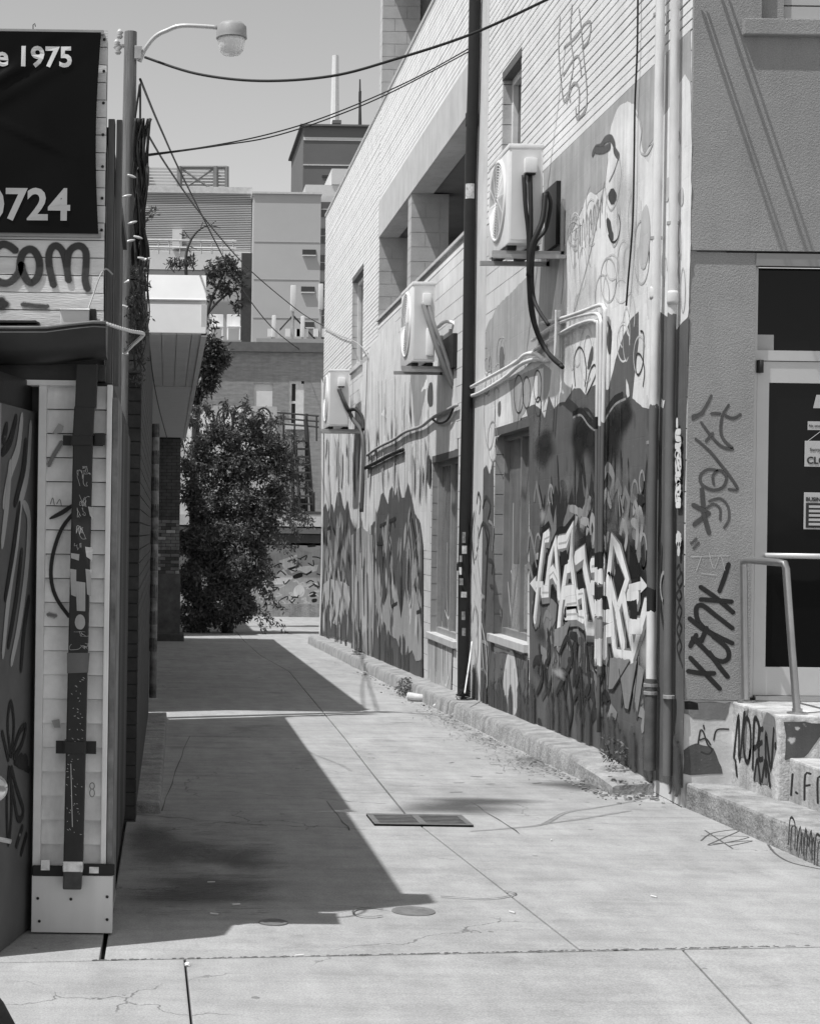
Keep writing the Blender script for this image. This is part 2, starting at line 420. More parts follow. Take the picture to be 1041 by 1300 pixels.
DARKIN = mat('recess_dark', 0.16, 0.9, 0.15, 3)
# openings on the alley wall: (y0, y1, z0, z1)
def yz(px, py): v = onX(px, py, WX); return v.y, v.z
WIN1 = (yz(672, 600)[0], yz(628, 600)[0], CZ - 0.98, CZ + 1.025)
WIN2 = (yz(581, 650)[0], yz(548, 650)[0], CZ - 1.20, CZ + 0.92)
WINU = (yz(662, 120)[0] , yz(638, 120)[0], CZ + 3.3, CZ + 4.56)
WINF = (yz(461, 400)[0], yz(447, 400)[0], CZ + 2.95, CZ + 4.55)
BALC = (18.95, 27.3, CZ + 3.35, CZ + 5.25)
WTOP = CZ + 9.5
UPB = (11.5, 27.3, ROOF, CZ + 8.9)
def cut(y0, y1, z0, z1, ops):
    """intervals of a course between z0 and z1 left free by the openings"""
    iv = [(y0, y1)]
    for a, b, c, d in ops:
        if d <= z0 + 1e-4 or c >= z1 - 1e-4: continue
        nv = []
        for p, q in iv:
            if b <= p or a >= q: nv.append((p, q)); continue
            if a > p: nv.append((p, a))
            if b < q: nv.append((b, q))
        iv = nv
    return [(p, q) for p, q in iv if q - p > 0.03]
OPS = [WIN1, WIN2, WINU, WINF, BALC]
# backing wall with the openings cut through
zs = sorted({-0.75, BZ, ROOF} | {o[2] for o in OPS} | {o[3] for o in OPS})
for i, (a, b) in enumerate(zip(zs, zs[1:])):
    for p, q in cut(YN + 0.012, YF, a, b, OPS): MB().box(WX + 0.006, WX + 0.24, p, q, a, b).build('wall', MORT if a < BZ - 0.01 else MORTB, bld)
# plain masonry over the roof line of the near half (upper storey), pier at its far end
mb = MB().box(WX, WX+0.24, YN, 13.5, ROOF, WTOP); mb.build('wall', BLK, bld)
mb = MB().box(WX, WX+0.24, 13.5, 27.3, CZ+8.9, WTOP); mb.build('wall', BLK, bld)
z = ROOF
while z < WTOP - .02:
    k_ = int(round((z-ROOF)/.2))
    for a_, b_ in ((0, .39), (.39, .6)) if k_ % 2 else ((0, .2), (.2, .6)): MB().box(WX+a_+.004, WX+b_-.004, 27.3, 27.62, z+.004, z+.196).build('block', mat('upper_pier', .5, .85, .15, 3, .5, 60), bld)
    z += .2
MB().box(WX+.008, WX+.592, 27.306, 27.61, ROOF, WTOP).build('pier_core', MORT, bld)
MB().box(WX+.6, WX+5, 27.45, 27.62, ROOF, WTOP).build('wall', BLKR, bld)
MB().box(WX+0.24, WX+2.4, 13.5, 27.3, ROOF-0.5, ROOF-0.3).build('balcony_floor', CONCB, bld)
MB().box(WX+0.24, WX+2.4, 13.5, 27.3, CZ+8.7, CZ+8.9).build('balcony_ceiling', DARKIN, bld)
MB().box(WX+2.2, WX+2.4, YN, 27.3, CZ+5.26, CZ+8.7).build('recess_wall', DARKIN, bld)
# blocks: the nearest columns one by one, the rest in one mesh
def block_rows(y0, y1, z0, z1, h, L, ops):
    z = z0; r = 0
    while z < z1 - 0.02:
        zt = min(z + h, z1); off = (r % 2) * L / 2
        for p, q in cut(y0, y1, z, zt, ops):
            y = YN + off - L + math.floor((p - YN - off + L) / L) * L
            while y < q:
                a, b = max(p, y), min(q, y + L)
                if b - a > 0.03: yield a, b, z, zt
                y += L
        z += h; r += 1
near, far = [], MB()
gs = [b for b in block_rows(YN, YF, BLOCK_Z0, BZ, 0.2, 0.4, OPS + [(27.3, YF, CZ+3.0, BZ)])]
j = 0.004
for k, (a, b, c, d) in enumerate(sorted(gs, key=lambda t: t[0])):
    e = random.uniform(-0.0008, 0.0008)
    if k < 290: MB().box(WX + e, WX + 0.05, a + j, b - j, c + j, d - j).build('block', BLK, bld)
    else: far.box(WX + e, WX + 0.05, a + j, b - j, c + j, d - j)
o = far.build('block', BLK, bld); o['kind'] = 'stuff'
# brick courses
BH = 0.0675
z = BZ; r = 0
while z < ROOF - 0.02:
    for p, q in cut(YN, 27.3, z, z + BH, OPS):
        e = random.uniform(-0.002, 0.002)
        MB().box(WX - 0.002 + e, WX + 0.05, p, q, z + 0.0065, z + BH - 0.0065).build('brick_course', BRK, bld)
    z += BH
z = CZ + 3.0
while z < ROOF - 0.02:
    for p, q in cut(27.31, YF, z, z + BH, OPS):
        e = random.uniform(-0.002, 0.002)
        MB().box(WX - 0.002 + e, WX + 0.05, p, q, z + 0.007, z + BH - 0.007).build('brick_course', BRK, bld)
    z += BH
# coping along roof line, corner return at the far end
MB().box(WX - 0.02, WX + 0.3, 13.5, YF + 0.02, ROOF, ROOF + 0.05).build('coping', mat('coping_metal', 0.45, 0.5, 0.1), bld)
MB().box(WX + 0.01, WX + 9, YF - 0.24, YF, -0.75, ROOF).build('rear_wall', BLK, bld)
MB().box(WX + 0.24, WX + 12, YN + .3, YF - 0.24, ROOF - 0.2, ROOF - 0.05).build('roof', mat('roof_tar', 0.08), bld)
# balcony recess: beam, piers, ceiling, back wall, vents, parapet cap
b0, b1, bz0, bz1 = BALC
MB().box(WX - 0.012, WX + 0.3, b0, b1 + 0.02, CZ + 4.68, bz1).build('beam', CONCB, bld)
def pier(y0, y1, dep, z0, z1):
    k = 0; z = z0
    while z < z1 - 0.02:
        zt = min(z + 0.2, z1); xs = [0, 0.2, 0.4, dep] if k % 2 else [0, 0.39, dep]
        for a, b in zip(xs, xs[1:]):
            if b - a > 0.03: MB().box(WX + a + .004, WX + b - .004, y0, y1, z + .004, zt - .004).build('block', BLKR, bld)
        z += 0.2; k += 1
    MB().box(WX + .008, WX + dep - .006, y0 + .006, y1 - .006, z0, z1).build('pier_core', MORT, bld)
pier(23.72, 24.05, 0.52, bz0, CZ + 4.68)
pier(27.28, 27.6, 0.52, bz0, CZ + 4.68)
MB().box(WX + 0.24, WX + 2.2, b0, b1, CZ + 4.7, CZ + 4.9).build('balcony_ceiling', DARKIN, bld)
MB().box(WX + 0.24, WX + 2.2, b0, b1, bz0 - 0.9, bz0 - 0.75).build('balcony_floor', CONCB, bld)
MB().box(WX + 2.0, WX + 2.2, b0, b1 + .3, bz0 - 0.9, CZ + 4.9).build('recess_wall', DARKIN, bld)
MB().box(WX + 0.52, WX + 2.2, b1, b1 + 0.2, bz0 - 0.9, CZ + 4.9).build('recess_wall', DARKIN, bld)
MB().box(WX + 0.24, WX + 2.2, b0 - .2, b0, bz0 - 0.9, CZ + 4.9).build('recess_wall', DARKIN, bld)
for k in range(2): MB().box(WX + .5, WX + .72, 21.2 + .55*k, 21.55 + .55*k, CZ+4.66, CZ+4.7).build('ceiling_vent', mat('vent_grey', .22), bld)
MB().box(WX - 0.03, WX + 0.26, b0, b1, bz0, bz0 + 0.04).build('parapet_cap', CONCB, bld)
# smooth pilaster strip between the recess and the near brickwork
MB().box(WX - 0.006, WX + .05, 18.0, 18.92, -.4, CZ + 5.7).build('pilaster', mat('pilaster', .6, .8, .15, 2, .5, 50, streak=.15), bld)

def window(op, rec, frame_w, name='window', sash=True, sill=True, fm=None, gm=None, brick_face=False):
    y0, y1, z0, z1 = op
    w = MB().box(WX + rec + .05, WX + rec + .09, y0, y1, z0, z1).build(name, gm or glass('win_glass', .03), bld)
    fm = fm or mat('win_frame', .5, .5, .1)
    f = MB(); x0, x1 = WX + rec, WX + rec + .06
    f.box(x0, x1, y0, y0+frame_w, z0, z1).box(x0, x1, y1-frame_w, y1, z0, z1).box(x0, x1, y0+frame_w, y1-frame_w, z0, z0+frame_w).box(x0, x1, y0+frame_w, y1-frame_w, z1-frame_w, z1)
    if sash: f.box(x0+.01, x1-.01, (y0+y1)/2-frame_w/2, (y0+y1)/2+frame_w/2, z0+frame_w, z1-frame_w)
    f.build('frame', fm, w)
    if sill: MB().box(WX - .045, WX + rec, y0 - .06, y1 + .06, z0 - .075, z0 + .004).build('sill', CONCB, w, bevel=.006)
    return w
ACR = mat('acrylic_pane', .17, .25, .35, 2.5, stretch=(1, 3, .6), spec=.5)
w1 = window(WIN1, .085, .07, gm=ACR, fm=mat('frame_grey', .22, .5))
w2 = window(WIN2, .07, .07, gm=ACR, fm=mat('frame_grey2', .3, .5))
wu = window(WINU, .09, .09, fm=mat('frame_white', .7, .5), sill=False)
wf = window(WINF, .1, .08, fm=mat('frame_white', .7, .5), sill=True)
# jambs lined with grey blocks (far jamb shows to the camera)
for (y0, y1, z0, z1), v in ((WIN1, .3), (WIN2, .3), (WINU, .45), (WINF, .45)):
    jm = mat('jamb_block_%d' % int(v*100), v, .8, .15, 4, .4, 60)
    z = z0; k = 0
    while z < z1 - .02:
        zt = min(z + .2, z1)
        for yy0, yy1 in ((y1 - .016, y1 + .05), (y0 - .05, y0 + .016)):
            MB().box(WX + .003, WX + .17, yy0, yy1, z + .004, zt - .004).build('block', jm, bld)
        z += .2
    MB().box(WX - .004, WX + .2, y0, y1, z1 - .02, z1 + .06).build('lintel', mat('lintel_steel', .12, .7), bld)

# ---- stucco street front
STU = mat('stucco', 0.31, 0.95, 0.13, 1.5, 1.0, 110, speck=0.16, dist=0.007, streak=.1)
FY = YN
zl = onY(900, 318, FY).z
fx = lambda px, py=600: onY(px, py, FY).x
fz = lambda py, px=940: onY(px, py, FY).z
dx0 = fx(955, 600)
MB().box(WX + .02, 9, FY - .03, FY + .3, zl + .02, WTOP).build('stucco_wall', STU, bld) if False else None
uw0, uw1 = fx(965, 10), 5.6; uz0 = fz(25)
mb = MB().box(WX+.002, uw0, FY - .03, FY + .28, zl, WTOP).box(uw0, 9, FY-.03, FY+.28, zl, uz0).box(uw1, 9, FY-.03, FY+.28, uz0, WTOP).box(uw0, uw1, FY-.03, FY+.28, uz0+1.6, WTOP)
mb.build('stucco_wall', STU, bld)
MB().box(WX+.004, dx0, FY - .012, FY + .28, fz(889), zl - .012).build('stucco_pier', STU, bld)
MB().box(WX+.006, WX+2.9, FY-.006, FY+.27, -.75, fz(889)-.004).build('base_wall', mat('base_paint', .6, .8, .2, 4, .5, 50, streak=.15), bld)
uw = MB().box(uw0, uw1, FY+.1, FY+.13, uz0, uz0+1.6).build('window', mat('blind', .42, .6, .05, 2), bld)
mb = MB()
for k in range(8): mb.box(uw0+.15, uw1, FY+.06, FY+.085, uz0+.02+k*.1, uz0+.11+k*.1)
mb.build('blind', mat('blind2', .45, .6, .06), uw)
MB().box(uw0, uw0+.16, FY+.03, FY+.1, uz0, uz0+1.6).build('frame', STU, uw)
MB().box(fx(940, 40), uw1+.1, FY-.075, FY+.02, fz(47), fz(26)).build('sill', STU, uw, bevel=.008)
# lintel ledge over the shop front
MB().box(dx0-.0, 9, FY-.02, FY+.05, fz(338, 1000), zl-.014).build('shopfront_head', mat('alu_dark', .3, .4, .05, metal=.6), bld)
# shop front: aluminium frame, transom light, door with glass, bar, signs
ALU = mat('aluminium', .55, .38, .06, 3, metal=.35)
zt, zth = fz(450, 1000), fz(887, 1000)
dr = thing('shop_door', 'aluminium framed glass shop door with transom window beside grey stucco pier', 'door', (dx0+.5, FY, zth)) if False else None
sf = MB().box(dx0, dx0+.035, FY+.04, FY+.12, zth, fz(338,1000)).box(dx0+.035, 9, FY+.04, FY+.12, zt-.035, zt+.03).box(7.5, 7.6, FY+.04, FY+.12, zth, zt-.035).build('shopfront_frame', ALU, bld)
BLKG = glass('black_glass', .004, .03, .22)
MB().box(dx0+.03, 9, FY+.075, FY+.085, zt+.02, fz(338,1000)).build('transom_pane', BLKG, bld)
d0 = dx0+.04; d1 = d0+1.0; dz1 = zt-.04; g0 = fx(977, 700); gz1 = fz(485,1000); gz0 = fz(848,1000)
door = MB().box(d0, g0, FY+.05, FY+.1, zth+.015, dz1).box(d1-.1, d1, FY+.05, FY+.1, zth+.015, dz1).box(g0, d1-.1, FY+.05, FY+.1, gz1, dz1).box(g0, d1-.1, FY+.05, FY+.1, zth+.015, gz0).build('door', ALU, bld)
MB().box(g0-.01, d1-.09, FY+.07, FY+.08, gz0-.01, gz1+.01).build('pane', BLKG, door)
MB().tube([(g0-.02, FY+.02, fz(705)), (d1-.08, FY+.02, fz(705))], .018, 10).build('push_bar', ALU, door, smooth=True)
MB().box(d0+.0, g0+1, FY-.005, FY+.13, zth-.015, zth+.012).build('threshold', mat('steel', .4, .35, .1, metal=.8), door)
hg = MB().tube([(d0+.01, FY+.03, fz(456)), (d0+.01, FY+.03, fz(472))], .022, 10); hg.build('hinge', mat('dark_metal', .03, .5), door, smooth=True)
MB().box(d1, 7.5, FY+.07, FY+.08, zth, dz1).build('pane', BLKG, bld)
SIGN = mat('card', .45, .6, .05)
INK = mat('ink', .03, .7, .05)
def text(s, size, loc, m, parent, rot=(math.pi/2, 0, 0), name='lettering', align='LEFT', bold=0.0, ext=0.0008):
    cu = bpy.data.curves.new(name, 'FONT'); cu.body = s; cu.size = size; cu.align_x = align; cu.extrude = ext; cu.offset = bold; cu.resolution_u = 3
    t = bpy.data.objects.new(name, cu); C.objects.link(t)
    me = bpy.data.meshes.new_from_object(t); bpy.data.objects.remove(t)
    o = bpy.data.objects.new(name, me); C.objects.link(o); o.location = loc; o.rotation_euler = rot
    me.materials.append(m); link_to(o, parent); return o
MB().box(fx(960,435), fx(987,435), FY+.068, FY+.074, fz(446,970), fz(423,970)).build('notice', SIGN, bld)
c0 = fx(1026, 575)
s1 = MB().box(c0, c0+.24, FY+.058, FY+.064, fz(592,1035), fz(559,1035)).build('open_sign', SIGN, bld, bevel=.002)
text('CLOSED', .062, (c0+.012, FY+.056, fz(588,1035)), INK, s1, bold=.0015)
text('Sorry we\'re', .03, (c0+.03, FY+.056, fz(572,1035)), INK, s1)
MB().tube([(c0+.02, FY+.06, fz(559,1035)), (c0+.11, FY+.06, fz(545,1035))], .002, 5).build('cord', SIGN, s1)
c1 = fx(1025, 640)
s2 = MB().box(c1, c1+.25, FY+.058, FY+.064, fz(672,1035), fz(625,1035)).build('hours_sign', SIGN, bld, bevel=.002)
text('BUSINESS', .035, (c1+.01, FY+.056, fz(636,1035)), INK, s2, bold=.001)
mb = MB().box(c1+.012, c1+.24, FY+.0555, FY+.057, fz(670,1035), fz(638.5,1035)); mb.build('print', INK, s2)
mb = MB()
for k in range(5): mb.box(c1+.03, c1+.23, FY+.0535, FY+.055, fz(667-5.6*k,1035), fz(663.8-5.6*k,1035))
mb.build('print', SIGN, s2)
MB().box(fx(1030,539), fx(1030,539)+.15, FY+.058, FY+.064, fz(545,1035), fz(534,1035)).build('notice', SIGN, bld)
text('No smoking', .022, (fx(1031,539), FY+.056, fz(541,1035)), INK, bld)
mb = MB().prism([(fx(1037,516), FY+.06, fz(517,1035)), (fx(1037,516)+.06, FY+.06, fz(517,1035)), (fx(1037,516)+.05, FY+.06, fz(500,1035)), (fx(1037,516)+.02, FY+.06, fz(500,1035))], (0, .004, 0)); mb.build('sticker', SIGN, bld)

# ---- stoop, raised walk, wall ledge
SX = 3.59; sy = 10.12; st = fz(891, 945)
stoop = thing('entrance_stoop', 'concrete stoop with painted step and black graffiti before the glass door', 'stoop', (SX+.6, 10.3, -.05))
MB().hexa([(SX, sy, -.7), (9, sy, -.7), (9, FY-.001, -.7), (SX-.0, FY-.001, -.7)], [(SX, sy, st), (9, sy, st), (9, FY-.001, st), (SX, FY-.001, st)]).build('landing', mat('stoop_paint', .52, .9, .4, 4, .8, 30, streak=.45, speck=.15, dist=.012), stoop, bevel=.012)
sz = onY(994, 967, 9.95).z
MB().box(SX+.06, 9, 9.62, sy, -.7, sz).build('step', mat('step_paint', .44, .9, .4, 4, .8, 30, streak=.45, speck=.15, dist=.012), stoop, bevel=.012)
rw = struct(MB().hexa([(3.3, YN, -.7), (3.33, 7.6, -.7), (9, 7.6, -.7), (9, YN, -.7)], [(3.3, YN, .055), (3.33, 7.6, .14), (9, 7.6, .14), (9, YN, .055)]).build('raised_walk', CONC_OLD, None, bevel=.02))
# worn concrete ledge along the foot of the alley wall
lg = MB(); pts = []
prof_y = np.linspace(11.6, YF - .2, 60)
ph = RNG.normal(0, 1, 60)
for i, y in enumerate(prof_y):
    h = 0.155 + .004*ph[i]
    if y < 13: h *= 0.4 + .6*(y-11.6)/1.4
    xo = WX - .26 + .006*ph[(i*7) % 60]
    g = zg(y)
    lg.v += [(WX - .002, y, g - .1), (xo - .03, y, g - .1), (xo - .012, y, g + h*.82), (xo + .012, y, g + h), (WX - .1, y, g + h + .01 + .002*ph[(i*3) % 60]), (WX - .002, y, g + h + .018)]
for i in range(59):
    for k in range(6):
        a = i*6+k; b = i*6+(k+1) % 6; lg.f.append((a, b, b+6, a+6))
lg.f += [tuple(range(6)), tuple(range(59*6, 60*6))]
ledge = lg.build('kerb_ledge', CONC_OLD, smooth='auto'); tag(ledge, 'worn concrete ledge along the foot of the graffiti wall', 'kerb')
# ================================================================ things fixed to the right building
BLACK = mat('black_paint', .02, .45, .2, 8, .2, 60)
RUBBER = mat('black_rubber', .018, .6, .15, 8)
WHITE = mat('white_enamel', .8, .4, .07, 5, streak=.16)
GALV = mat('galvanised', .42, .45, .15, 12, metal=.5)
PIPEW = mat('pipe_pale', .74, .5, .08, 4, streak=.12)
def wp(px, py, off=.05): return onX(px, py, WX - off)
def pl(pts, off=.05, n=5): return [tuple(p) for p in spline([wp(x, y, off) for x, y in pts], n)]

def air_conditioner(label, yn, x0, x1, z0, z1, ln, links, plate):
    t = thing('air_conditioner', label, 'air conditioner', ((x0+x1)/2, yn+ln/2, z0), 'air conditioners on the graffiti wall')
    cs = MB().box(x0, x1, yn, yn+ln, z0, z1).build('casing', WHITE, t, bevel=.018, smooth=True)
    MB().box(x0-.006, x1+.006, yn-.006, yn+ln+.006, z1-.035, z1+.006).build('lid', WHITE, cs, bevel=.008, smooth=True)
    MB().box(x0+.02, x1-.02, yn-.003, yn+.002, z0+.03, z1-.05).build('side_panel', mat('ac_panel', .62, .4, .04), cs, bevel=.001)
    cz, cy, R = (z0+z1)/2+.02, yn+ln*.52, (z1-z0)*.40
    g = MB().lathe([(R+.02, 0), (R+.02, -.012), (R, -.02), (R-.012, -.012), (R-.012, 0)], (x0, cy, cz), 'X', 32)
    g.build('fan_ring', WHITE, t, smooth=True)
    MB().lathe([(R-.012, -.001), (R-.02, -.004), (.01, -.004)], (x0, cy, cz), 'X', 32).build('fan_well', mat('fan_grey', .3, .6), t)
    gr = MB()
    for k in range(12):
        a = math.pi*2*k/12; gr.tube([(x0-.014, cy+.05*math.cos(a), cz+.05*math.sin(a)), (x0-.014, cy+(R-.004)*math.cos(a+.5), cz+(R-.004)*math.sin(a+.5))], .004, 4)
    for q in range(1, 14):
        gr.tube([(x0-.015, cy+R*q/14*math.cos(a), cz+R*q/14*math.sin(a)) for a in np.linspace(0, 2*math.pi, 25)], .003, 4, False)
    o = gr.build('fan_guard', WHITE, t); o['kind'] = 'stuff'
    hub = MB()
    for k in range(3):
        a = 2*math.pi*k/3; p = Vector((x0+.012, cy, cz)); u = Vector((0, math.cos(a), math.sin(a))); q = Vector((0, -math.sin(a), math.cos(a)))
        hub.hexa([p+q*.03+Vector((-.004,0,0)), p+u*R*.8+q*.09+Vector((-.012,0,0)), p+u*R*.8-q*.06, p-q*.03], [p+q*.03+Vector((0,0,0)), p+u*R*.8+q*.09+Vector((-.008,0,0)), p+u*R*.8-q*.06+Vector((.004,0,0)), p-q*.03+Vector((.004,0,0))])
    # service cover with two sleeves on the end facing the street
    w = x1-x0; h = z1-z0
    vc = MB().box(x0+w*.42, x0+w*.78, yn-.07, yn-.002, z0+h*.70, z0+h*.85).build('valve_cover', WHITE, t, bevel=.008, smooth=True)
    MB().box(x0+w*.46, x0+w*.74, yn-.06, yn-.01, z0+h*.685, z0+h*.70).build('cover_opening', RUBBER, vc)
    if plate:
        MB().box(x0+w*.60, x0+w*.95, yn-.05, yn-.002, z0+h*.07, z0+h*.42).build('service_hatch', WHITE, t, bevel=.02, smooth=True)
    for xx in (x0+.03, x1-.06): MB().box(xx-.02, xx+.06, yn+.1, yn+ln-.1, z0-.035, z0-.001).build('foot', RUBBER, t)
    for yy in (yn+.14, yn+ln-.18):
        b = MB().box(x0-.1, WX-.003, yy, yy+.04, z0-.075, z0-.036).build('bracket', GALV, t)
        MB().box(WX-.03, WX-.004, yy, yy+.04, z0-.076, z0+.4).build('bracket_upright', GALV, b)
    MB().box(x0-.105, WX-.004, yn+.06, yn+.1, z0-.11, z0-.077).build('rail', GALV, t)
    for pts, r, m in links: MB().tube(spline(pts, 6), r, 8).build('hose', m, t, smooth=True)
    return t
SLV = mat('sleeve_grey', .3, .6, .1)
def xz(px, py, Y): v = onY(px, py, Y); return v
A = 14.3; p0, p1 = xz(645, 307, A), xz(690, 183, A); zb = xz(690, 309, A).z
def P(px, py, Y): return tuple(onY(px, py, Y))
air_conditioner('white air conditioner with black hoses, beside the upper window of the graffiti wall', A, p0.x, p1.x, zb, p1.z, .88,
    [([P(665, 222, A-.03), P(667, 260, A-.06), P(671, 300, A-.05), P(671, 350, A-.02), P(675, 400, A+.05), P(690, 440, A+.1), P(712, 463, A-.45)], .018, RUBBER),
     ([P(673, 222, A-.03), P(674, 280, A-.07), P(673, 350, A-.03), P(679, 410, A+.05), P(696, 448, A+.0), P(714, 466, A-.5)], .018, RUBBER),
     ([P(692, 245, A-.02), P(688, 280, A-.08), P(676, 310, A-.09), P(671, 350, A-.05)], .022, RUBBER),
     ([P(694, 243, A-.0), P(699, 258, A), P(693, 290, A-.02), P(681, 306, A-.05), P(676, 330, A-.05), P(678, 380, A-.02), P(696, 412, A-.3)], .016, RUBBER)], False)
A = 20.0; p0, p1 = xz(523, 452, A), xz(553, 358, A); zb = xz(540, 459, A).z
air_conditioner('white air conditioner with grey sleeved hoses, between the black drainpipe and the open balcony', A, p0.x, p1.x, zb, p1.z, .98,
    [([P(537, 384, A-.04), P(545, 410, A-.06), P(556, 445, A-.05), P(570, 480, A), P(580, 500, A+.1), P(584, 520, A+.1)], .03, SLV),
     ([P(543, 384, A-.04), P(552, 415, A-.07), P(565, 450, A-.05), P(578, 490, A), P(584, 505, A+.2)], .024, SLV),
     ([P(556, 415, A+.4), P(566, 408, A+.2), P(578, 412, A+.0), P(583, 430, A), P(584, 520, A)], .02, PIPEW)], True)
A = 29.4; p0, p1 = xz(417, 541, A), xz(444, 469, A)
air_conditioner('white air conditioner nearest the far corner of the graffiti wall, on a thin bracket', A, p0.x, p1.x, p0.z, p1.z, .98,
    [([P(430, 493, A-.04), P(438, 512, A-.06), P(448, 532, A), P(460, 552, A-.6), P(461, 600, A-.8), P(459, 650, A-.8)], .035, mat('sleeve_dark', .09, .6)),
     ([P(441, 521, A-.03), P(452, 520, A), P(460, 530, A-.3), P(461, 545, A-.6)], .03, RUBBER)], False)
# dark backboard behind the first two
bb = MB().box(WX-.04, WX-.003, 14.6, 15.05, onX(700, 318, WX).z, onX(700, 240, WX).z).build('backboard', BLACK, bld)
MB().box(WX-.05, WX-.003, 19.75, 20.5, onX(573, 470, WX).z, onX(573, 428, WX).z).build('backboard', BLACK, bld)

def drainpipe(label, pts, r, m, off, clips, n=12, group=None, collars=()):
    q = [wp(x, y, off) for x, y in pts]
    t = thing('drainpipe', label, 'pipe', q[-1], group)
    MB().tube(q, r, n).build('pipe', m, t, smooth='auto')
    for (x, y) in collars:
        v = wp(x, y, off); MB().lathe([(r+.006, -.04), (r+.007, -.02), (r+.007, .03), (r+.002, .045)], v, 'Z', 14).build('collar', m, t, smooth=True)
    for (x, y) in clips:
        v = wp(x, y, off); MB().lathe([(r+.004, -.012), (r+.009, -.01), (r+.009, .01), (r+.004, .012)], v, 'Z', 14).build('clip', GALV, t)
    return t
# black downpipe down the middle of the wall, stickers round its foot
bp = drainpipe('tall black drainpipe with stickers down the middle of the graffiti wall', [(604, -60), (601, 100), (597, 230), (594, 480), (589, 720), (588, 884)], .062, BLACK, .08, [], 14, None, [(599, 155), (599, 148), (588, 720)])
STK = mat('sticker', .5, .6, .6, 22)
STK2 = mat('sticker_grey', .2, .6, .7, 30)
def on_pipe(px, y0, y1, w, m, turn=0.0):
    a, b = wp(px, y0, .15), wp(px, y1, .15)
    n = 6; mb = MB()
    for k in range(n+1):
        t = (k/n-.5)*w/.062; dx, dy = -math.cos(t)*.0645, -math.sin(t)*.0645
        # centred towards the camera side of the pipe
        c = math.atan2(-1, -.25)+turn
        vx, vy = math.cos(c+t)*.0648, math.sin(c+t)*.0648
        yy = wp(px, (y0+y1)/2, .08)
        mb.v += [(yy.x+vx, yy.y+vy, b.z), (yy.x+vx, yy.y+vy, a.z)]
    mb.f = [(2*k, 2*k+2, 2*k+3, 2*k+1) for k in range(n)]
    return mb.build('sticker', m, bp)
on_pipe(597, 224, 243, .1, STK)
for y0, y1, v in ((585, 604, 1), (637, 645, 1), (650, 668, 1), (676, 690, 2), (693, 704, 1), (707, 716, 2), (720, 733, 1), (737, 746, 2), (754, 762, 1), (778, 790, 2), (800, 812, 2)):
    on_pipe(590, y0+random.uniform(-2, 2), y1-random.uniform(0, 3), random.uniform(.035, .07), STK if v == 1 else STK2, random.uniform(-.9, .1))
# two pale pipes at the corner, cast iron foot on the first
drainpipe('pale drainpipe with a dark cast iron foot near the stucco corner', [(838, -60), (838.5, 0), (832, 400), (828, 640), (826, 866)], .031, two_tone('pipe_a', .68, .13, onX(828, 520, WX).z, .03, .5, [(onX(826, 864, WX).z, onX(826, 775, WX).z, .75), (onX(826, 775, WX).z, onX(826, 745, WX).z, .03)]), .06, [(837, 18), (833, 302), (828, 562)], 12, None, [(832, 372)])
dp = drainpipe('dark cast iron pipe foot standing below the pale corner drainpipe', [(826.5, 862), (826, 900), (825, 978)], .038, mat('iron', .1, .55, .35, 9, .3, 40), .062, [(826, 870), (826, 880)], 12)
drainpipe('thinner pale drainpipe right at the stucco corner', [(858, -60), (857, 0), (854, 360), (850, 560), (848, 880), (847, 985)], .029, two_tone('pipe_b', .66, .14, onX(852, 405, WX).z, .03), .05, [(854, 283), (849, 885)], 12, None, [(854, 378)])
# electrical conduits
CND = two_tone('conduit_paint', .68, .12, onX(762, 540, WX).z, .03, .5, [(onX(760, 842, WX).z, onX(760, 810, WX).z, .7), (onX(760, 740, WX).z, onX(760, 722, WX).z, .75), (onX(760, 782, WX).z, onX(760, 760, WX).z, .7), (onX(760, 760, WX).z, onX(760, 744, WX).z, .03), (onX(760, 722, WX).z, onX(760, 700, WX).z, .02), (onX(760, 810, WX).z, onX(760, 784, WX).z, .3)])
def conduit(label, pts, r, m, off=.04, name='conduit', n=5, cat='conduit', group=None):
    o = MB().tube(pl(pts, off, n), r, 8).build(name, m, smooth=True); return tag(o, label, cat, group)
conduit('outer pale conduit bending down the graffiti wall, longest of the three in its bundle', [(687, 410), (716, 403), (742, 394), (762, 387), (767, 392), (768, 405), (766, 520), (764, 640), (762, 800), (762, 860)], .016, CND, .05, n=6)
conduit('middle pale conduit of the three bending together on the graffiti wall', [(676, 432), (700, 415), (722, 405), (745, 399), (757, 398), (762, 405), (763, 425), (762, 520), (761, 650), (760, 930)], .015, CND, .045, n=6)
conduit('inner pale conduit of the three bending together on the graffiti wall', [(676, 446), (703, 428), (728, 414), (748, 407), (757, 409), (759, 418), (758, 520), (757, 700), (757, 850)], .014, CND, .04, n=6)
conduit('upper pale cable tray pipe running from the black drainpipe towards the air conditioner hoses', [(597, 492), (625, 477), (655, 460), (667, 450), (680, 449), (690, 456)], .02, PIPEW, .05)
conduit('lower pale cable pipe running from the black drainpipe towards the air conditioner hoses', [(597, 503), (612, 497), (640, 480), (660, 463), (678, 456), (694, 457)], .02, PIPEW, .04)
conduit('short capped white pipe standing on the wall above the conduit bundle', [(709, 393), (708, 420), (707, 455)], .028, PIPEW, .05)
conduit('grey cable snaking from the far air conditioner across the painted wall', [(466, 578), (480, 568), (500, 558), (515, 548), (535, 541), (548, 531), (565, 522), (580, 514)], .022, mat('cable_grey', .35, .6), .04, 'cable', cat='cable')
conduit('dark twisted cable end hanging below the grey snaking cable', [(464, 594), (480, 586), (495, 578), (511, 571)], .03, RUBBER, .04, 'cable', cat='cable')
conduit('black cable looping from the grey sleeved hoses to the snaking cable', [(548, 531), (557, 537), (568, 533), (577, 515)], .014, RUBBER, .04, 'cable', cat='cable')
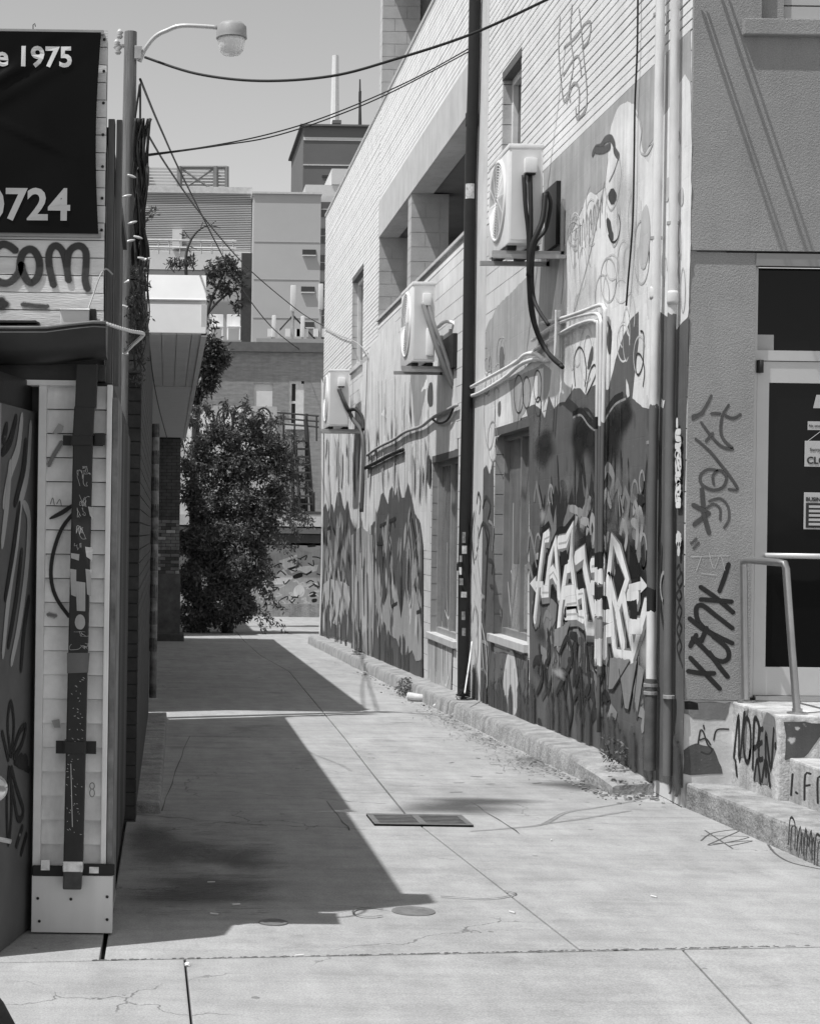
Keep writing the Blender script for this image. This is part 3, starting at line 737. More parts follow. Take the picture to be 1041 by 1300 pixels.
conduit('thin black cable hanging down the wall beside the pale corner drainpipe', [(810, -40), (809, 60), (806, 132), (805, 200), (803, 285), (797, 360), (795, 388)], .007, RUBBER, .03, 'cable', cat='cable')
conduit('thin pale wire drooping across the far brickwork', [(412, 415), (430, 425), (450, 433), (465, 448), (466, 470), (463, 560)], .009, mat('cable_grey', .35, .6), .03, 'cable', cat='cable')
jb = MB().box(WX-.08, WX-.003, 13.0, 13.06, onX(765, 545, WX).z, onX(765, 530, WX).z).build('conduit_box', BLACK, bld, bevel=.005)

# metal handrail at the stoop
hr = thing('handrail', 'bent steel tube handrail standing on the concrete stoop', 'handrail', onY(1010, 905, 10.25))
STEEL = mat('tube_steel', .42, .32, .12, 10, metal=.8)
hpts = [onY(946, 888, 10.9), onY(944, 720, 10.9), onY(944, 713, 10.88), onY(949, 711, 10.84), onY(990, 714.5, 10.32), onY(996, 715.5, 10.28), onY(998, 722, 10.27), onY(1005, 820, 10.26), onY(1012, 908, 10.25)]
MB().tube(hpts, .0225, 12).build('rail', STEEL, hr, smooth='auto')
b = onY(1012, 908, 10.25); MB().lathe([(.06, 0), (.06, .008), (.03, .012), (.03, .03)], (b.x, b.y, st+.001), 'Z', 16).build('base_plate', STEEL, hr, smooth='auto')
b = onY(946, 888, 10.9); MB().lathe([(.05, 0), (.05, .008), (.03, .012)], (b.x, b.y, st+.001), 'Z', 16).build('base_plate', STEEL, hr, smooth='auto')

# drain grate, manhole lids
dq = [onG(465, 1036), onG(573, 1036), onG(598, 1048), onG(482, 1049)]
y0, y1 = dq[3].y, dq[0].y; x0, x1 = dq[0].x, dq[2].x
dg = thing('drain_grate', 'rectangular iron drain grate set across the lane', 'drain', ((x0+x1)/2, (y0+y1)/2, zg(10.3)))
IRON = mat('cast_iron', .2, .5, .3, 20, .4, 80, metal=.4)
zz = lambda y: zg(y)
def plank(xa, xb, ya, yb, h, m, nm): return MB().hexa([(xa, ya, zz(ya)-.03), (xb, ya, zz(ya)-.03), (xb, yb, zz(yb)-.03), (xa, yb, zz(yb)-.03)], [(xa, ya, zz(ya)+h), (xb, ya, zz(ya)+h), (xb, yb, zz(yb)+h), (xa, yb, zz(yb)+h)]).build(nm, m, dg)
plank(x0, x1, y0, y1, .0105, mat('drain_shade', .01), 'pit_shade')  # black plate just under the bars, its colour standing for shade in the drain
plank(x0, x1, y0, y0+.035, .014, IRON, 'frame'); plank(x0, x1, y1-.035, y1, .014, IRON, 'frame')
plank(x0, x0+.035, y0+.036, y1-.036, .0135, IRON, 'frame'); plank(x1-.035, x1, y0+.036, y1-.036, .0135, IRON, 'frame'); plank((x0+x1)/2-.02, (x0+x1)/2+.02, y0+.036, y1-.036, .0137, IRON, 'frame')
nb = 6
for k in range(nb):
    yy = y0+.036+(y1-y0-.072)*(k+.6)/nb
    for xa, xb in ((x0+.036, (x0+x1)/2-.021), ((x0+x1)/2+.021, x1-.036)): plank(xa, xb, yy, yy+.024, .0122, IRON, 'bar')
for (px, py, r, lab) in ((525, 1158, .093, 'round iron manhole lid set in the sunlit lane pavement'), (347, 1172, .06, 'small dark iron valve lid at the edge of the building shadow')):
    v = onG(px, py); s_ = -(.09/3.9)
    mb = MB().lathe([(r, -.02), (r, .004), (r-.012, .006), (r-.02, .003), (r*.5, .0035), (r*.45, .005), (.01, .005)], v, 'Z', 28)
    o = mb.build('manhole_cover', mat('lid_iron', .16, .6, .3, 25, .5, 90), smooth='auto'); tag(o, lab, 'manhole cover')
# ================================================================ left side: shop, brick wall, pole, overhanging building
LY = 6.92
def lx(px, py=700): return onY(px, py, LY).x
def lz(py, px=90): return onY(px, py, LY).z
shop = thing('corner_shop', 'low shop with pale lap siding strip and black banner on white boards', 'building', (-1.5, LY, 0))
SIDE = mat('siding_paint', .86, .6, .2, 7, .3, 40, streak=.25, island=.06)
TRIM = mat('trim_paint', .8, .6, .12, 6, streak=.15)
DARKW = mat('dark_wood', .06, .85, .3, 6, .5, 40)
MB().box(-6, lx(143, 700)-.0, LY+.05, 9.85, -.2, 3.2).build('core', DARKW, shop) if False else None
sx0, sx1 = lx(47), lx(140)
MB().box(-7, -.27, LY+.22, 9.8, 2.2, 3.2).build('upper_wall', mat('upper_boards', .12, .85, .3, 5), shop)
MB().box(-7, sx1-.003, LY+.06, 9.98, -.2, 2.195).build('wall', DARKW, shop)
MB().box(-7, -.25, LY+.2, 9.85, 3.2, 3.26).build('roof', mat('roof_tar', .08), shop)
# lap siding boards
zb0 = lz(1103); zt0 = lz(488); nB = int(round((zt0-zb0)/.0972)); hB = (zt0-zb0)/nB
for k in range(nB):
    z0 = zb0+k*hB; e = random.uniform(-.0015, .0015)
    MB().hexa([(sx0+.03, LY+.0+e, z0), (sx1-.02, LY+.0+e, z0), (sx1-.02, LY+.05, z0), (sx0+.03, LY+.05, z0)],
              [(sx0+.03, LY+.024+e, z0+hB-.0035), (sx1-.02, LY+.024+e, z0+hB-.0035), (sx1-.02, LY+.05, z0+hB-.0035), (sx0+.03, LY+.05, z0+hB-.0035)]).build('siding_board', SIDE, shop)
MB().box(sx0, sx0+.032, LY-.018, LY+.055, zb0-.0, zt0).build('corner_trim', TRIM, shop, bevel=.003)
MB().box(sx1-.021, sx1, LY-.018, LY+.055, zb0-.0, zt0).build('corner_trim', TRIM, shop, bevel=.003)
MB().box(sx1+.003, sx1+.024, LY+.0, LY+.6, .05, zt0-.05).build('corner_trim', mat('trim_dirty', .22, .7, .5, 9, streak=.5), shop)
sk = MB().box(lx(41, 1150), lx(143, 1150), LY-.035, LY+.05, 0.0, lz(1110)).build('skirt_panel', mat('skirt_metal', .7, .5, .08, 3, streak=.1), shop)
for px, py in ((48, 1141), (136, 1139), (50, 1170), (136, 1168), (90, 1142)):
    v = onY(px, py, LY-.036); MB().lathe([(.006, 0), (.006, -.003), (.002, -.004)], v, 'Y', 8).build('screw', BLACK, sk)
# black tape band
for a, b, c, d in ((42, 82, 1098, 1111), (104, 146, 1095, 1109)):
    MB().box(lx(a, 1100), lx(b, 1100), LY-.04, LY-.019, lz(d), lz(c)).build('tape_band', RUBBER, shop, bevel=.004)
for a, b, c, d in ((53, 64, 1090, 1103), (114, 126, 1098, 1106)):
    MB().box(lx(a, 1100), lx(b, 1100), LY-.046, LY-.041, lz(d), lz(c)).build('foil_patch', mat('foil', .6, .3, .4, 30, metal=.5), shop)
# downspout
DSM = mat('downspout_black', .022, .5, .25, 10, .15, 50)
dn = thing('downspout', 'black square downspout covered in stickers on the pale siding', 'downspout', onY(92, 1130, LY-.1))
def rectpipe(ca, cb, w, d, m, nm, par, y=LY-.07):
    a, b = onY(ca[0], ca[1], y), onY(cb[0], cb[1], y)
    return MB().hexa([(b.x-w/2, y-d/2, b.z), (b.x+w/2, y-d/2, b.z), (b.x+w/2, y+d/2, b.z), (b.x-w/2, y+d/2, b.z)], [(a.x-w/2, y-d/2, a.z), (a.x+w/2, y-d/2, a.z), (a.x+w/2, y+d/2, a.z), (a.x-w/2, y+d/2, a.z)]).build(nm, m, par, bevel=.006)
rectpipe((111, 462), (109, 518), .083, .075, DSM, 'upper_section', dn)
rectpipe((107.5, 516), (105, 560), .079, .07, DSM, 'elbow', dn)
rectpipe((106, 540), (93, 1104), .077, .065, DSM, 'pipe', dn)
rectpipe((93, 1100), (92, 1128), .074, .07, mat('tape_black', .05, .35, .4, 25), 'outlet', dn)
rectpipe((93, 1092), (93, 1106), .08, .072, mat('foil', .6, .3, .4, 30, metal=.5), 'foil_wrap', dn)
for y0, y1 in ((553, 566), (940, 956)):
    xc = 104.5-(y0-553)*.023
    s_ = MB().box(lx(xc-24, y0), lx(xc+27, y0), LY-.03, LY-.02, lz(y1), lz(y0)).build('strap', BLACK, dn)
    rectpipe((xc, y0), (xc-.3, y1), .086, .076, BLACK, 'strap', dn)
MB().box(lx(120, 560), lx(134, 560), LY-.06, LY-.02, lz(565), lz(550)).build('bracket_block', BLACK, dn, bevel=.004)
DP = Paint('Y', LY-.07-.0345, .0006)
mb = MB()
for (a, b, c, d) in ((108, 118, 694, 712), (109, 116, 722, 757), (89, 97, 722, 758), (96, 109, 738, 776), (112, 119, 643, 660), (90, 101, 702, 712)):
    mb = MB(); DP.fill(mb, [(a, c), (b, c+1), (b-.5, d), (a+random.uniform(0, 2), d-random.uniform(0, 6))], 0, .001); DP.done(mb, .42, dn, 'sticker', joints=False)
mb = MB(); DP.fill(mb, [(97, 783), (102, 780), (107, 784), (108, 793), (104, 799), (98, 798), (95, 791)], 3)
DP.done(mb, .42, dn, 'sticker', joints=False)
mb = MB(); DP.fill(mb, [(85, 829), (114, 829), (112, 854), (85, 855)], 0); DP.done(mb, .13, dn, 'sticker', joints=False)
mb = MB()
def scrawl(P_, mb, x, y, w, h, n, wd):
    for q_ in range(3):
        cx_, cy_ = x+random.uniform(.1, .9)*w, y+random.uniform(.2, .8)*h; pts = []
        for i in range(n//2+2):
            cx_ += random.uniform(-.28, .3)*w; cy_ += random.uniform(-.6, .6)*h
            cx_ = min(max(cx_, x), x+w); cy_ = min(max(cy_, y), y+h); pts.append((cx_, cy_))
        P_.stroke(mb, pts, wd*random.uniform(.5, 1), 3)
for (x, y, w, h) in ((98, 597, 14, 20), (105, 592, 12, 10), (97, 626, 17, 17), (98, 645, 10, 12), (97, 668, 15, 16), (93, 690, 10, 8), (91, 802, 22, 6), (88, 817, 24, 8)):
    scrawl(DP, mb, x, y, w, h, 12, .0022)
for (x, y, h) in ((98, 745, 28), (101, 742, 32), (104, 745, 28), (107, 748, 24)): DP.stroke(mb, [(x, y), (x+.3, y+h)], .003, 0)
for k in range(60):
    x, y = random.uniform(86, 106), random.uniform(860, 1060); DP.stroke(mb, [(x-(y-860)*.02, y), (x+random.uniform(.5, 2.5)-(y-860)*.02, y+random.uniform(-1, 2))], .002, 0)
DP.stroke(mb, [(90, 970), (92, 1050)], .003, 3)
DP.done(mb, .45, dn, 'marker_scrawl', joints=False)['kind'] = 'stuff'
# gutter, fascia, header, soffit
GUT = mat('gutter_black', .035, .4, .3, 5, .2, 25)
g0 = -3.0; gx1 = lx(137, 440)
def gprof(x, sag): return [(x, LY-.24, lz(424)+sag), (x, LY-.25, lz(430)+sag), (x, LY-.23, lz(448)+sag), (x, LY-.16, lz(462)+sag), (x, LY-.02, lz(463)+sag), (x, LY-.02, lz(420)+sag)]
gm = MB(); xs = [g0, -1.6, -.9, lx(60), lx(95), lx(118), gx1]
for i, x in enumerate(xs): gm.v += gprof(x, [.0, .004, -.01, -.004, .012, .02, .018][i])
for i in range(len(xs)-1):
    for k in range(6): gm.f.append((i*6+k, i*6+(k+1) % 6, i*6+6+(k+1) % 6, i*6+6+k))
gm.f += [tuple(range(6)), tuple(range(36, 42))]
gt = gm.build('gutter', GUT, shop, smooth='auto')
MB().tube([(xs[i], LY-.245, lz(424)+[.0, .004, -.01, -.004, .012, .02, .018][i]) for i in range(7)], .007, 6).build('gutter_lip', mat('gutter_lip', .14, .45, .3, 12), shop, smooth=True)
MB().box(-3, gx1-.01, LY-.02, LY+.2, lz(483), lz(463)).build('fascia', DARKW, shop)
MB().box(-3, lx(97, 486), LY-.03, LY+.1, lz(490), lz(483.5)).build('header_trim', TRIM, shop)
mb = MB()
for k in range(5):
    a = -1.2+k*.22; mb = MB().hexa([(a, LY-.22, lz(419)), (a+.24, LY-.22, lz(418)), (a+.24, LY+.1, lz(410)), (a, LY+.1, lz(411))], [(a, LY-.22, lz(416)), (a+.24, LY-.22, lz(415.5)), (a+.24, LY+.1, lz(407)), (a, LY+.1, lz(408))])
    if a < -.62: mb.build('roof_felt', mat('felt', .04, .9, .4, 12, .6, 40), shop)
# recessed dark doorway panel with mural, at the left of the siding
BA = (sx0-.012, LY+.05); BB = (-.625, 6.47)
MB().prism([(BA[0], BA[1], .0), (BB[0], BB[1], .0), (-4, BB[1], .0), (-4, BA[1], .0)], (0, 0, lz(523))).build('mural_panel', mat('mural_dark', .1, .6, .3, 3), shop)
MB().prism([(BA[0]-.02, BA[1], lz(523)+.002), (BB[0]-.02, BB[1], lz(523)+.002), (-4, BB[1], lz(523)+.002), (-4, BA[1], lz(523)+.002)], (0, 0, .12)).build('panel_head', BLACK, shop)
# white board wall above (sign wall), boards one by one
SW = mat('sign_wall', .66, .75, .12, 4, .6, 30, stretch=(1, 1, 9), streak=.06)
tz = lz(36); bz = lz(416); nb = 17
MB().box(-3.2, lx(134, 200)-.004, LY+.02, LY+.2, bz, tz).build('wall', DARKW, shop)
for k in range(nb):
    h = (tz-bz)/nb; MB().box(-3.2, lx(134, 200)+random.uniform(-.002, .002), LY+.004+random.uniform(-.002, .002), LY+.022, bz+k*h+.002, bz+(k+1)*h-.002).build('board', SW, shop)
# black banner with frame and lettering
BAN = mat('banner_vinyl', .004, .36, .3, 2, spec=.1)
bx0, bx1, bz0_, bz1_ = -2.4, lx(127, 170), lz(297, 60), lz(42, 60)
ban = thing('shop_banner', 'black vinyl banner with white numerals on the white board wall', 'banner', ((bx0+bx1)/2, LY, bz0_))
def sheet_d(u, v):
    edge = min(1, min(u, 1-u)*9, min(v, 1-v)*9)
    r = lambda a, b, w, q: w*math.exp(-((a*u+b*v-q)/.02)**2)
    return edge*(.006*math.sin(u*7+v*5) + .003*math.sin(u*22-v*11+1) + r(1, -.35, .009, .55) + r(.8, -.5, .008, .32) + r(1, -.8, .007, .2) + r(1, .9, .006, 1.3) + r(1, .3, .004, 1.05) + r(.7, -.3, .004, .3))
nx, nz = 120, 50; bm_ = MB()
for j_ in range(nz+1):
    for i_ in range(nx+1):
        u, v = i_/nx, j_/nz; x = bx0+(bx1-bx0)*u; z = bz0_+(bz1_-bz0_)*v
        edge = min(1, min(u, 1-u)*9, min(v, 1-v)*9)
        dd = sheet_d(u, v)
        if False: dd = .006*math.sin((u*7+v*5))*edge + .003*math.sin(u*22-v*11+1)*edge + .0015*math.sin(u*47+v*25)*edge
        if 1-u < .03: x -= .015*math.sin(v*math.pi)
        bm_.v.append((x, LY-.028-dd, z))
for j_ in range(nz):
    for i_ in range(nx):
        a = j_*(nx+1)+i_; bm_.f.append((a, a+1, a+nx+2, a+nx+1))
sheet = bm_.build('banner_sheet', BAN, ban, smooth=True, recalc=False)
def conform(o):
    for v in o.data.vertices:
        w = world_m(o) @ v.co; u_, v_ = (w.x-bx0)/(bx1-bx0), (w.z-bz0_)/(bz1_-bz0_)
        w.y = LY-.028-sheet_d(min(max(u_, 0), 1), min(max(v_, 0), 1))-.0025-(.0008 if v.co.z > 0 else 0)
        v.co = world_m(o).inverted() @ w
WINK = mat('white_print', .62, .5, .08, 6); GINK = mat('grey_print', .36, .5, .1, 6)
yb = LY-.052
fsz = (lz(60, 60)-lz(85, 60))/.70
t_ = text('Since 1975', fsz, (lx(93, 80), yb, lz(86, 60)), WINK, ban, align='RIGHT', bold=.003); conform(t_)
fsz = (lz(240, 60)-lz(279, 60))/.70
t_ = text('0724', fsz, (lx(90, 270), yb, lz(280, 60)), GINK, ban, align='RIGHT', bold=.004); conform(t_)
FR = mat('batten', .3, .6, .2, 12)
MB().box(bx0, bx1+.01, LY-.02, LY+.002, bz0_-.012, bz0_+.004).build('rail', FR, ban)
MB().box(bx0, bx1+.01, LY-.02, LY+.002, bz1_-.004, bz1_+.012).build('rail', FR, ban)
for k in range(7): MB().lathe([(.006, 0), (.006, -.004), (.002, -.005)], (bx1+.012, LY+.002, bz0_+.02+k*(bz1_-bz0_-.04)/6), 'Y', 8).build('grommet', BLACK, ban)
MB().tube([onY(42, 38, LY), onY(42, 31, LY), onY(44, 29, LY), onY(45, 33, LY)], .002, 5).build('hook', BLACK, ban)
# spray lettering on the boards
SP = Paint('Y', LY+.0, .001)
mb = MB()
SP.stroke(mb, [(20, 318), (12, 312), (2, 310), (-10, 320), (-14, 335), (-8, 352), (4, 359), (14, 357), (24, 345), (26, 330), (30, 320), (38, 316), (45, 320), (50, 332), (49, 348), (42, 358), (35, 356), (29, 345), (27, 335)], .036, 6)
SP.stroke(mb, [(68, 362), (63, 340), (62, 324), (66, 314), (73, 312), (80, 320), (84, 335), (87, 356)], .034, 6)
SP.stroke(mb, [(85, 340), (87, 322), (93, 314), (102, 312), (109, 320), (109, 340), (108, 355), (111, 367)], .034, 6)
SP.done(mb, .05, shop, soft=.35, joints=False)
mb = MB(); SP.blob(mb, 2, 385, .035, .035); SP.done(mb, .04, shop, soft=.5, joints=False)
mb = MB(); SP.stroke(mb, [(29, 386), (45, 388), (60, 389)], .03, 3); SP.done(mb, .09, shop, soft=.8, joints=False)
# electrical box with flexible conduit on the roof edge
eb = thing('junction_box', 'pale metal electrical box with ribbed flexible conduit on the gutter edge', 'electrical box', onY(100, 420, LY-.12))
MB().box(lx(80, 410), lx(116, 410), LY-.2, LY-.05, lz(421), lz(400)).build('box', mat('box_metal', .6, .45, .1, 8, metal=.2), eb, bevel=.006)
MB().hexa([(lx(79, 400), LY-.21, lz(401)), (lx(117, 400), LY-.21, lz(401)), (lx(117, 400), LY-.04, lz(400)), (lx(79, 400), LY-.04, lz(400))], [(lx(80, 400), LY-.2, lz(400)), (lx(116, 400), LY-.2, lz(399)), (lx(110, 400), LY-.04, lz(394)), (lx(92, 400), LY-.04, lz(394))]).build('lid', mat('box_metal', .6, .45, .1, 8, metal=.2), eb)
MB().box(lx(115, 410), lx(124, 410), LY-.17, LY-.08, lz(413), lz(398)).build('fitting', BLACK, eb, bevel=.004)
pts = spline([onY(122, 406, LY-.12), onY(145, 414, LY-.1), onY(165, 420, LY-.05), onY(181, 423, LY+.05), onY(179, 428, LY+.1), onY(168, 438, LY+.15), onY(158, 448, LY+.2)], 14)
MB().tube(pts, [.0085 if i % 2 else .0065 for i in range(len(pts))], 8).build('flexible_conduit', mat('flex', .6, .35, .1, metal=.4), eb)
MB().tube(spline([onY(110, 397, LY-.1), onY(118, 375, LY-.05), onY(126, 352, LY-.02), onY(134, 341, LY+.02), onY(143, 348, LY+.05)], 6), .0035, 6).build('wire', mat('cable_grey', .35, .6), eb)
# twin timber posts beside the sign wall
WOOD = mat('weathered_wood', .15, .85, .3, 6, .6, 40, stretch=(8, 8, .6))
for a, b, zt_ in ((135.5, 144, 150), (146, 153.5, 151)):
    x0_, x1_ = onY(a, 300, 7.1).x, onY(b, 300, 7.1).x
    o = MB().box(x0_, x1_, 7.1, 7.19, 2.2, onY(a, zt_, 7.1).z).build('timber_post', WOOD, bevel=.004)
    tag(o, 'weathered timber post touching the white sign boards' if a < 140 else 'weathered timber post between its twin post and the utility pole', 'post', 'timber posts beside the sign')
# side boards facing the lane (painted with stripes of old paint)
for k in range(9):
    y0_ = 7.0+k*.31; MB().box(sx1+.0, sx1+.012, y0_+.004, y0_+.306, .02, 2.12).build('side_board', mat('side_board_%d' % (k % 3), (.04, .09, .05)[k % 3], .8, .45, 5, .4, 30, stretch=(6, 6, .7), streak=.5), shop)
fl = MB().hexa([(-.225, 6.97, .02), (-.205, 6.97, .02), (-.2, 7.5, .02), (-.222, 7.5, .02)], [(-.24, 6.97, .5), (-.225, 6.97, .5), (-.225, 7.5, .7), (-.24, 7.5, .7)]).build('torn_flashing', mat('foil_dull', .4, .5, .4, 9, metal=.3), shop)

# dark brick wall beyond the shop
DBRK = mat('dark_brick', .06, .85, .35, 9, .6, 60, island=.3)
bwx0, bwx1 = -.235, -.158
bwl = thing('brick_wall', 'narrow dark brick wall topped with creeper beyond the pale siding', 'wall', (-.17, 13, -.2))
btop = onY(180, 336, 10.0).z
MB().box(bwx0+.006, bwx1-.006, 10.006, 17.1, -.5, btop-.01).build('mortar_core', mat('mortar_dark', .04, .95, .3, 9), bwl)
z = -.3; k = 0
while z < btop-.02:
    zt_ = min(z+.078, btop)
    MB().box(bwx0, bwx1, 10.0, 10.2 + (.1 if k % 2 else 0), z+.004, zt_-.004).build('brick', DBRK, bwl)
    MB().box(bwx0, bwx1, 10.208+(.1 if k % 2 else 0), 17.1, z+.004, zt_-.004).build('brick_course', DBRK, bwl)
    z += .078; k += 1
lk = struct(MB().hexa([(bwx1-.02, 10.35, -.2), (.0, 10.35, -.2), (.04, 17.3, -.45), (bwx1-.02, 17.3, -.45)], [(bwx1-.02, 10.35, -.02), (-.02, 10.35, -.02), (.02, 17.3, -.2), (bwx1-.02, 17.3, -.2)]).build('kerb', CONC_OLD, bevel=.015))
# stickered standpipe
sp_ = thing('standpipe', 'slim pale standpipe with peeling stickers against the dark brick wall', 'pipe', onG(180, 885))
MB().tube([onY(198, 545, 16.8), onY(196.5, 680, 16.8), onY(194, 886, 16.8)], .036, 10).build('pipe', mat('pipe_peeled', .26, .7, .8, 9, streak=.4), sp_, smooth=True)
for k in range(9):
    y_ = 555+k*34; v = onY(198-(y_-545)*.0125, y_, 16.8); MB().lathe([(.0365, 0), (.038, .002), (.038, random.uniform(.05, .12)), (.0365, .13)], v, 'Z', 10).build('sticker', mat('sticker_dull', .1, .7, .8, 18), sp_)
# utility pole with lamp
PYD = 17.2
pole = thing('utility_pole', 'wooden utility pole with curved lamp arm and tangled string lights', 'pole', (onY(160, 800, PYD).x, PYD, zg(PYD)))
pt, pb = onY(166, 40, PYD), Vector((onY(157, 520, PYD).x, PYD, zg(PYD)))
MB().tube([pb, pb.lerp(pt, .5), pt], [.1, .085, .062], 14).build('shaft', mat('pole_wood', .18, .85, .45, 5, .6, 40, stretch=(9, 9, .4)), pole, smooth='auto')
ap = spline([onY(177, 78, PYD-.02), onY(184, 62, PYD-.05), onY(197, 46, PYD-.1), (onY(212, 38, PYD-.15)), onY(232, 32, PYD-.2), onY(276, 34, PYD-.2)], 6)
MB().tube(ap, .022, 10).build('lamp_arm', mat('arm_alu', .6, .4, .05, metal=.4), pole, smooth=True)
MB().box(onY(171, 70, PYD).x, onY(180, 70, PYD).x, PYD-.09, PYD-.02, onY(175, 77, PYD).z, onY(175, 60, PYD).z).build('arm_bracket', GALV, pole, bevel=.008)
lc = onY(294, 48, PYD-.2); S = PYD/F
lamp = MB().lathe([(8*S, 20*S), (14*S, 19*S), (18.5*S, 14*S), (19*S, 4*S), (19.6*S, 0), (17*S, -1*S)], lc, 'Z', 28).build('lamp_housing', mat('lamp_grey', .3, .5, .08), pole, smooth='auto')
m_, n_, l_, p_, o_ = new_mat('lamp_refractor'); p_.inputs['Base Color'].default_value = (.9, .9, .9, 1); p_.inputs['Roughness'].default_value = .3; p_.inputs['Transmission Weight'].default_value = .15
MB().lathe([(17*S, 0), (16.5*S, -6*S), (14*S, -16*S), (11*S, -20*S), (3*S, -21.5*S)], lc, 'Z', 28).build('lamp_refractor', m_, lamp, smooth=True)
mb = MB()
for k in range(14):
    a = 2*math.pi*k/14; mb.tube([lc+Vector((17.3*S*math.cos(a), 17.3*S*math.sin(a), -1*S)), lc+Vector((14.2*S*math.cos(a), 14.2*S*math.sin(a), -16.5*S))], .5*S, 4)
o = mb.build('refractor_rib', m_, lamp); o['kind'] = 'stuff'
for px, py in ((152, 42), (148, 55), (150, 62)):
    v = onY(px, py, PYD); MB().lathe([(.02, -.05), (.035, -.03), (.02, -.01), (.038, .01), (.022, .03), (.012, .045)], v, 'Z', 12).build('insulator', mat('porcelain', .5, .3, .1), pole, smooth=True)
MB().tube([onY(148, 58, PYD), onY(166, 58, PYD)], .02, 6).build('insulator_rack', GALV, pole)
# string lights and cables hanging down the pole
for k in range(20):
    x0_ = random.uniform(172, 186); pts = [onY(x0_+random.uniform(-6, 6)+(4 if q == 0 else 0), 150+q*42, PYD-.12-random.uniform(0, .1)) for q in range(9)]
    MB().tube(spline(pts, 6), random.choice((.007, .01, .016)), 6).build('hanging_cable', RUBBER, pole, smooth=True)
MB().tube(spline([onY(170, 160, PYD-.1), onY(176, 118, PYD-.1), onY(178, 112, PYD-.1), onY(178, 200, PYD-.1), onY(180, 330, PYD-.1)], 6), .011, 6).build('hanging_cable', RUBBER, pole, smooth=True)
BULB = mat('bulb', .5, .2, .1, spec=.6)
for px, py in ((164, 222), (158, 249), (165, 283), (162, 306), (160, 358), (177, 327), (183, 330), (157, 388), (176, 343), (170, 420), (158, 449), (172, 300)):
    v = onY(px, py, PYD-.25); d = Vector((random.uniform(.5, 1), 0, random.uniform(-.3, .3))).normalized()
    MB().tube([v-d*.02, v, v+d*.03, v+d*.06, v+d*.075], [.008, .012, .015, .01, .003], 8).build('bulb', BULB, pole, smooth=True)

# overhanging building on a brick pier
OY0, OY1 = 17.7, 37.2
ob = thing('overhanging_building', 'white clad overhang carried on a dark brick pier above the lane', 'building', (-1.5, 27, -.4))
ox = onY(262, 400, OY0).x; oz0 = onY(230, 423, OY0).z; oz1 = onY(230, 344, OY0).z; ozm = onY(230, 378, OY0).z
MB().box(-6, ox-.02, OY0+.25, OY1, oz0+.02, oz1-.02).build('core', mat('white_cladding', .58, .5, .08, 2), ob)
CL = mat('white_cladding', .58, .5, .08, 2, streak=.06)
MB().hexa([(-.9, OY0, oz0+.004), (ox, OY0, oz0), (ox, OY0+.24, oz0), (-.9, OY0+.24, oz0)], [(-.9, OY0+.1, ozm-.012), (ox, OY0+.1, ozm-.012), (ox, OY0+.24, ozm-.01), (-.9, OY0+.24, ozm-.01)]).build('fascia_panel', CL, ob, bevel=.01)
MB().hexa([(-.9, OY0+.1, ozm), (ox, OY0+.1, ozm), (ox, OY0+.35, ozm), (-.9, OY0+.35, ozm)], [(-.9, OY0+.26, oz1), (ox, OY0+.26, oz1), (ox, OY0+.35, oz1), (-.9, OY0+.35, oz1)]).build('fascia_panel', CL, ob, bevel=.008)
MB().tube([(-.9, OY0+.09, ozm-.006), (ox+.003, OY0+.09, ozm-.006)], .012, 6).build('fascia_trim', WHITE, ob)
yb_ = onX(238, 487, ox*.6).y if False else 24.0
SOF = mat('soffit_metal', .55, .5, .1, 3, streak=.0)
for k in range(6):
    x0_ = -.55+k*.155; MB().box(x0_+.003, x0_+.152, OY0+.02, yb_, oz0-.012, oz0+.015).build('soffit_panel', SOF, ob)
MB().box(ox-.05, ox+.006, OY0+.02, OY1, oz0-.03, oz0+.3).build('soffit_edge', mat('soffit_edge', .6, .6, .1), ob)
MB().box(-.6, ox-.052, yb_+.01, OY1, oz0-.02, oz0+.02).build('soffit_panel', mat('soffit_plain', .6, .6, .08), ob)
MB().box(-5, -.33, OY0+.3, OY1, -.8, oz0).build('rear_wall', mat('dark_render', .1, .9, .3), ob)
# pier of single bricks on a rendered foot
px0, px1 = onY(186, 700, OY1-.3).x, onY(228, 700, OY1-.3).x
ptop = oz0-.02; pz0 = zg(37)
MB().box(px0+.01, px1-.01, OY1-.29, OY1+.3, pz0, ptop).build('pier_core', mat('mortar_dark', .04, .95, .3, 9), ob)
pfz = onY(205, 728, OY1).z; plz = onY(205, 664, OY1).z
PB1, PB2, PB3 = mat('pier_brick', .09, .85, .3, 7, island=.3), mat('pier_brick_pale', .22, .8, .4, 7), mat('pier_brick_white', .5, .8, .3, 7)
z = pfz; k = 0
while z < ptop-.03:
    xx = px0-(.1 if k % 2 else 0)
    while xx < px1-.01:
        a, b = max(xx, px0), min(xx+.205, px1)
        if b-a > .02:
            m_ = PB1 if z > plz else (PB3 if random.random() < .06 else (PB2 if random.random() < .6 else PB1))
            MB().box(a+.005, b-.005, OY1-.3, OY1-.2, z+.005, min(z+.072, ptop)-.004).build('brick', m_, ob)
        xx += .205
    z += .072; k += 1
MB().box(px0-.04, px1+.03, OY1-.34, OY1+.3, pz0-.1, pfz).build('pier_foot', mat('pier_render', .13, .9, .45, 5, .6, 25), ob)
MB().box(px0-.3, px1+.12, OY1-.5, OY1+.3, pz0-.1, pz0+.16).build('pier_plinth', mat('dark_render', .1, .9, .3), ob, bevel=.02)
# ================================================================ background
def bx(px, Y, py=500): return onY(px, py, Y).x
def bz_(py, Y, px=350): return onY(px, py, Y).z
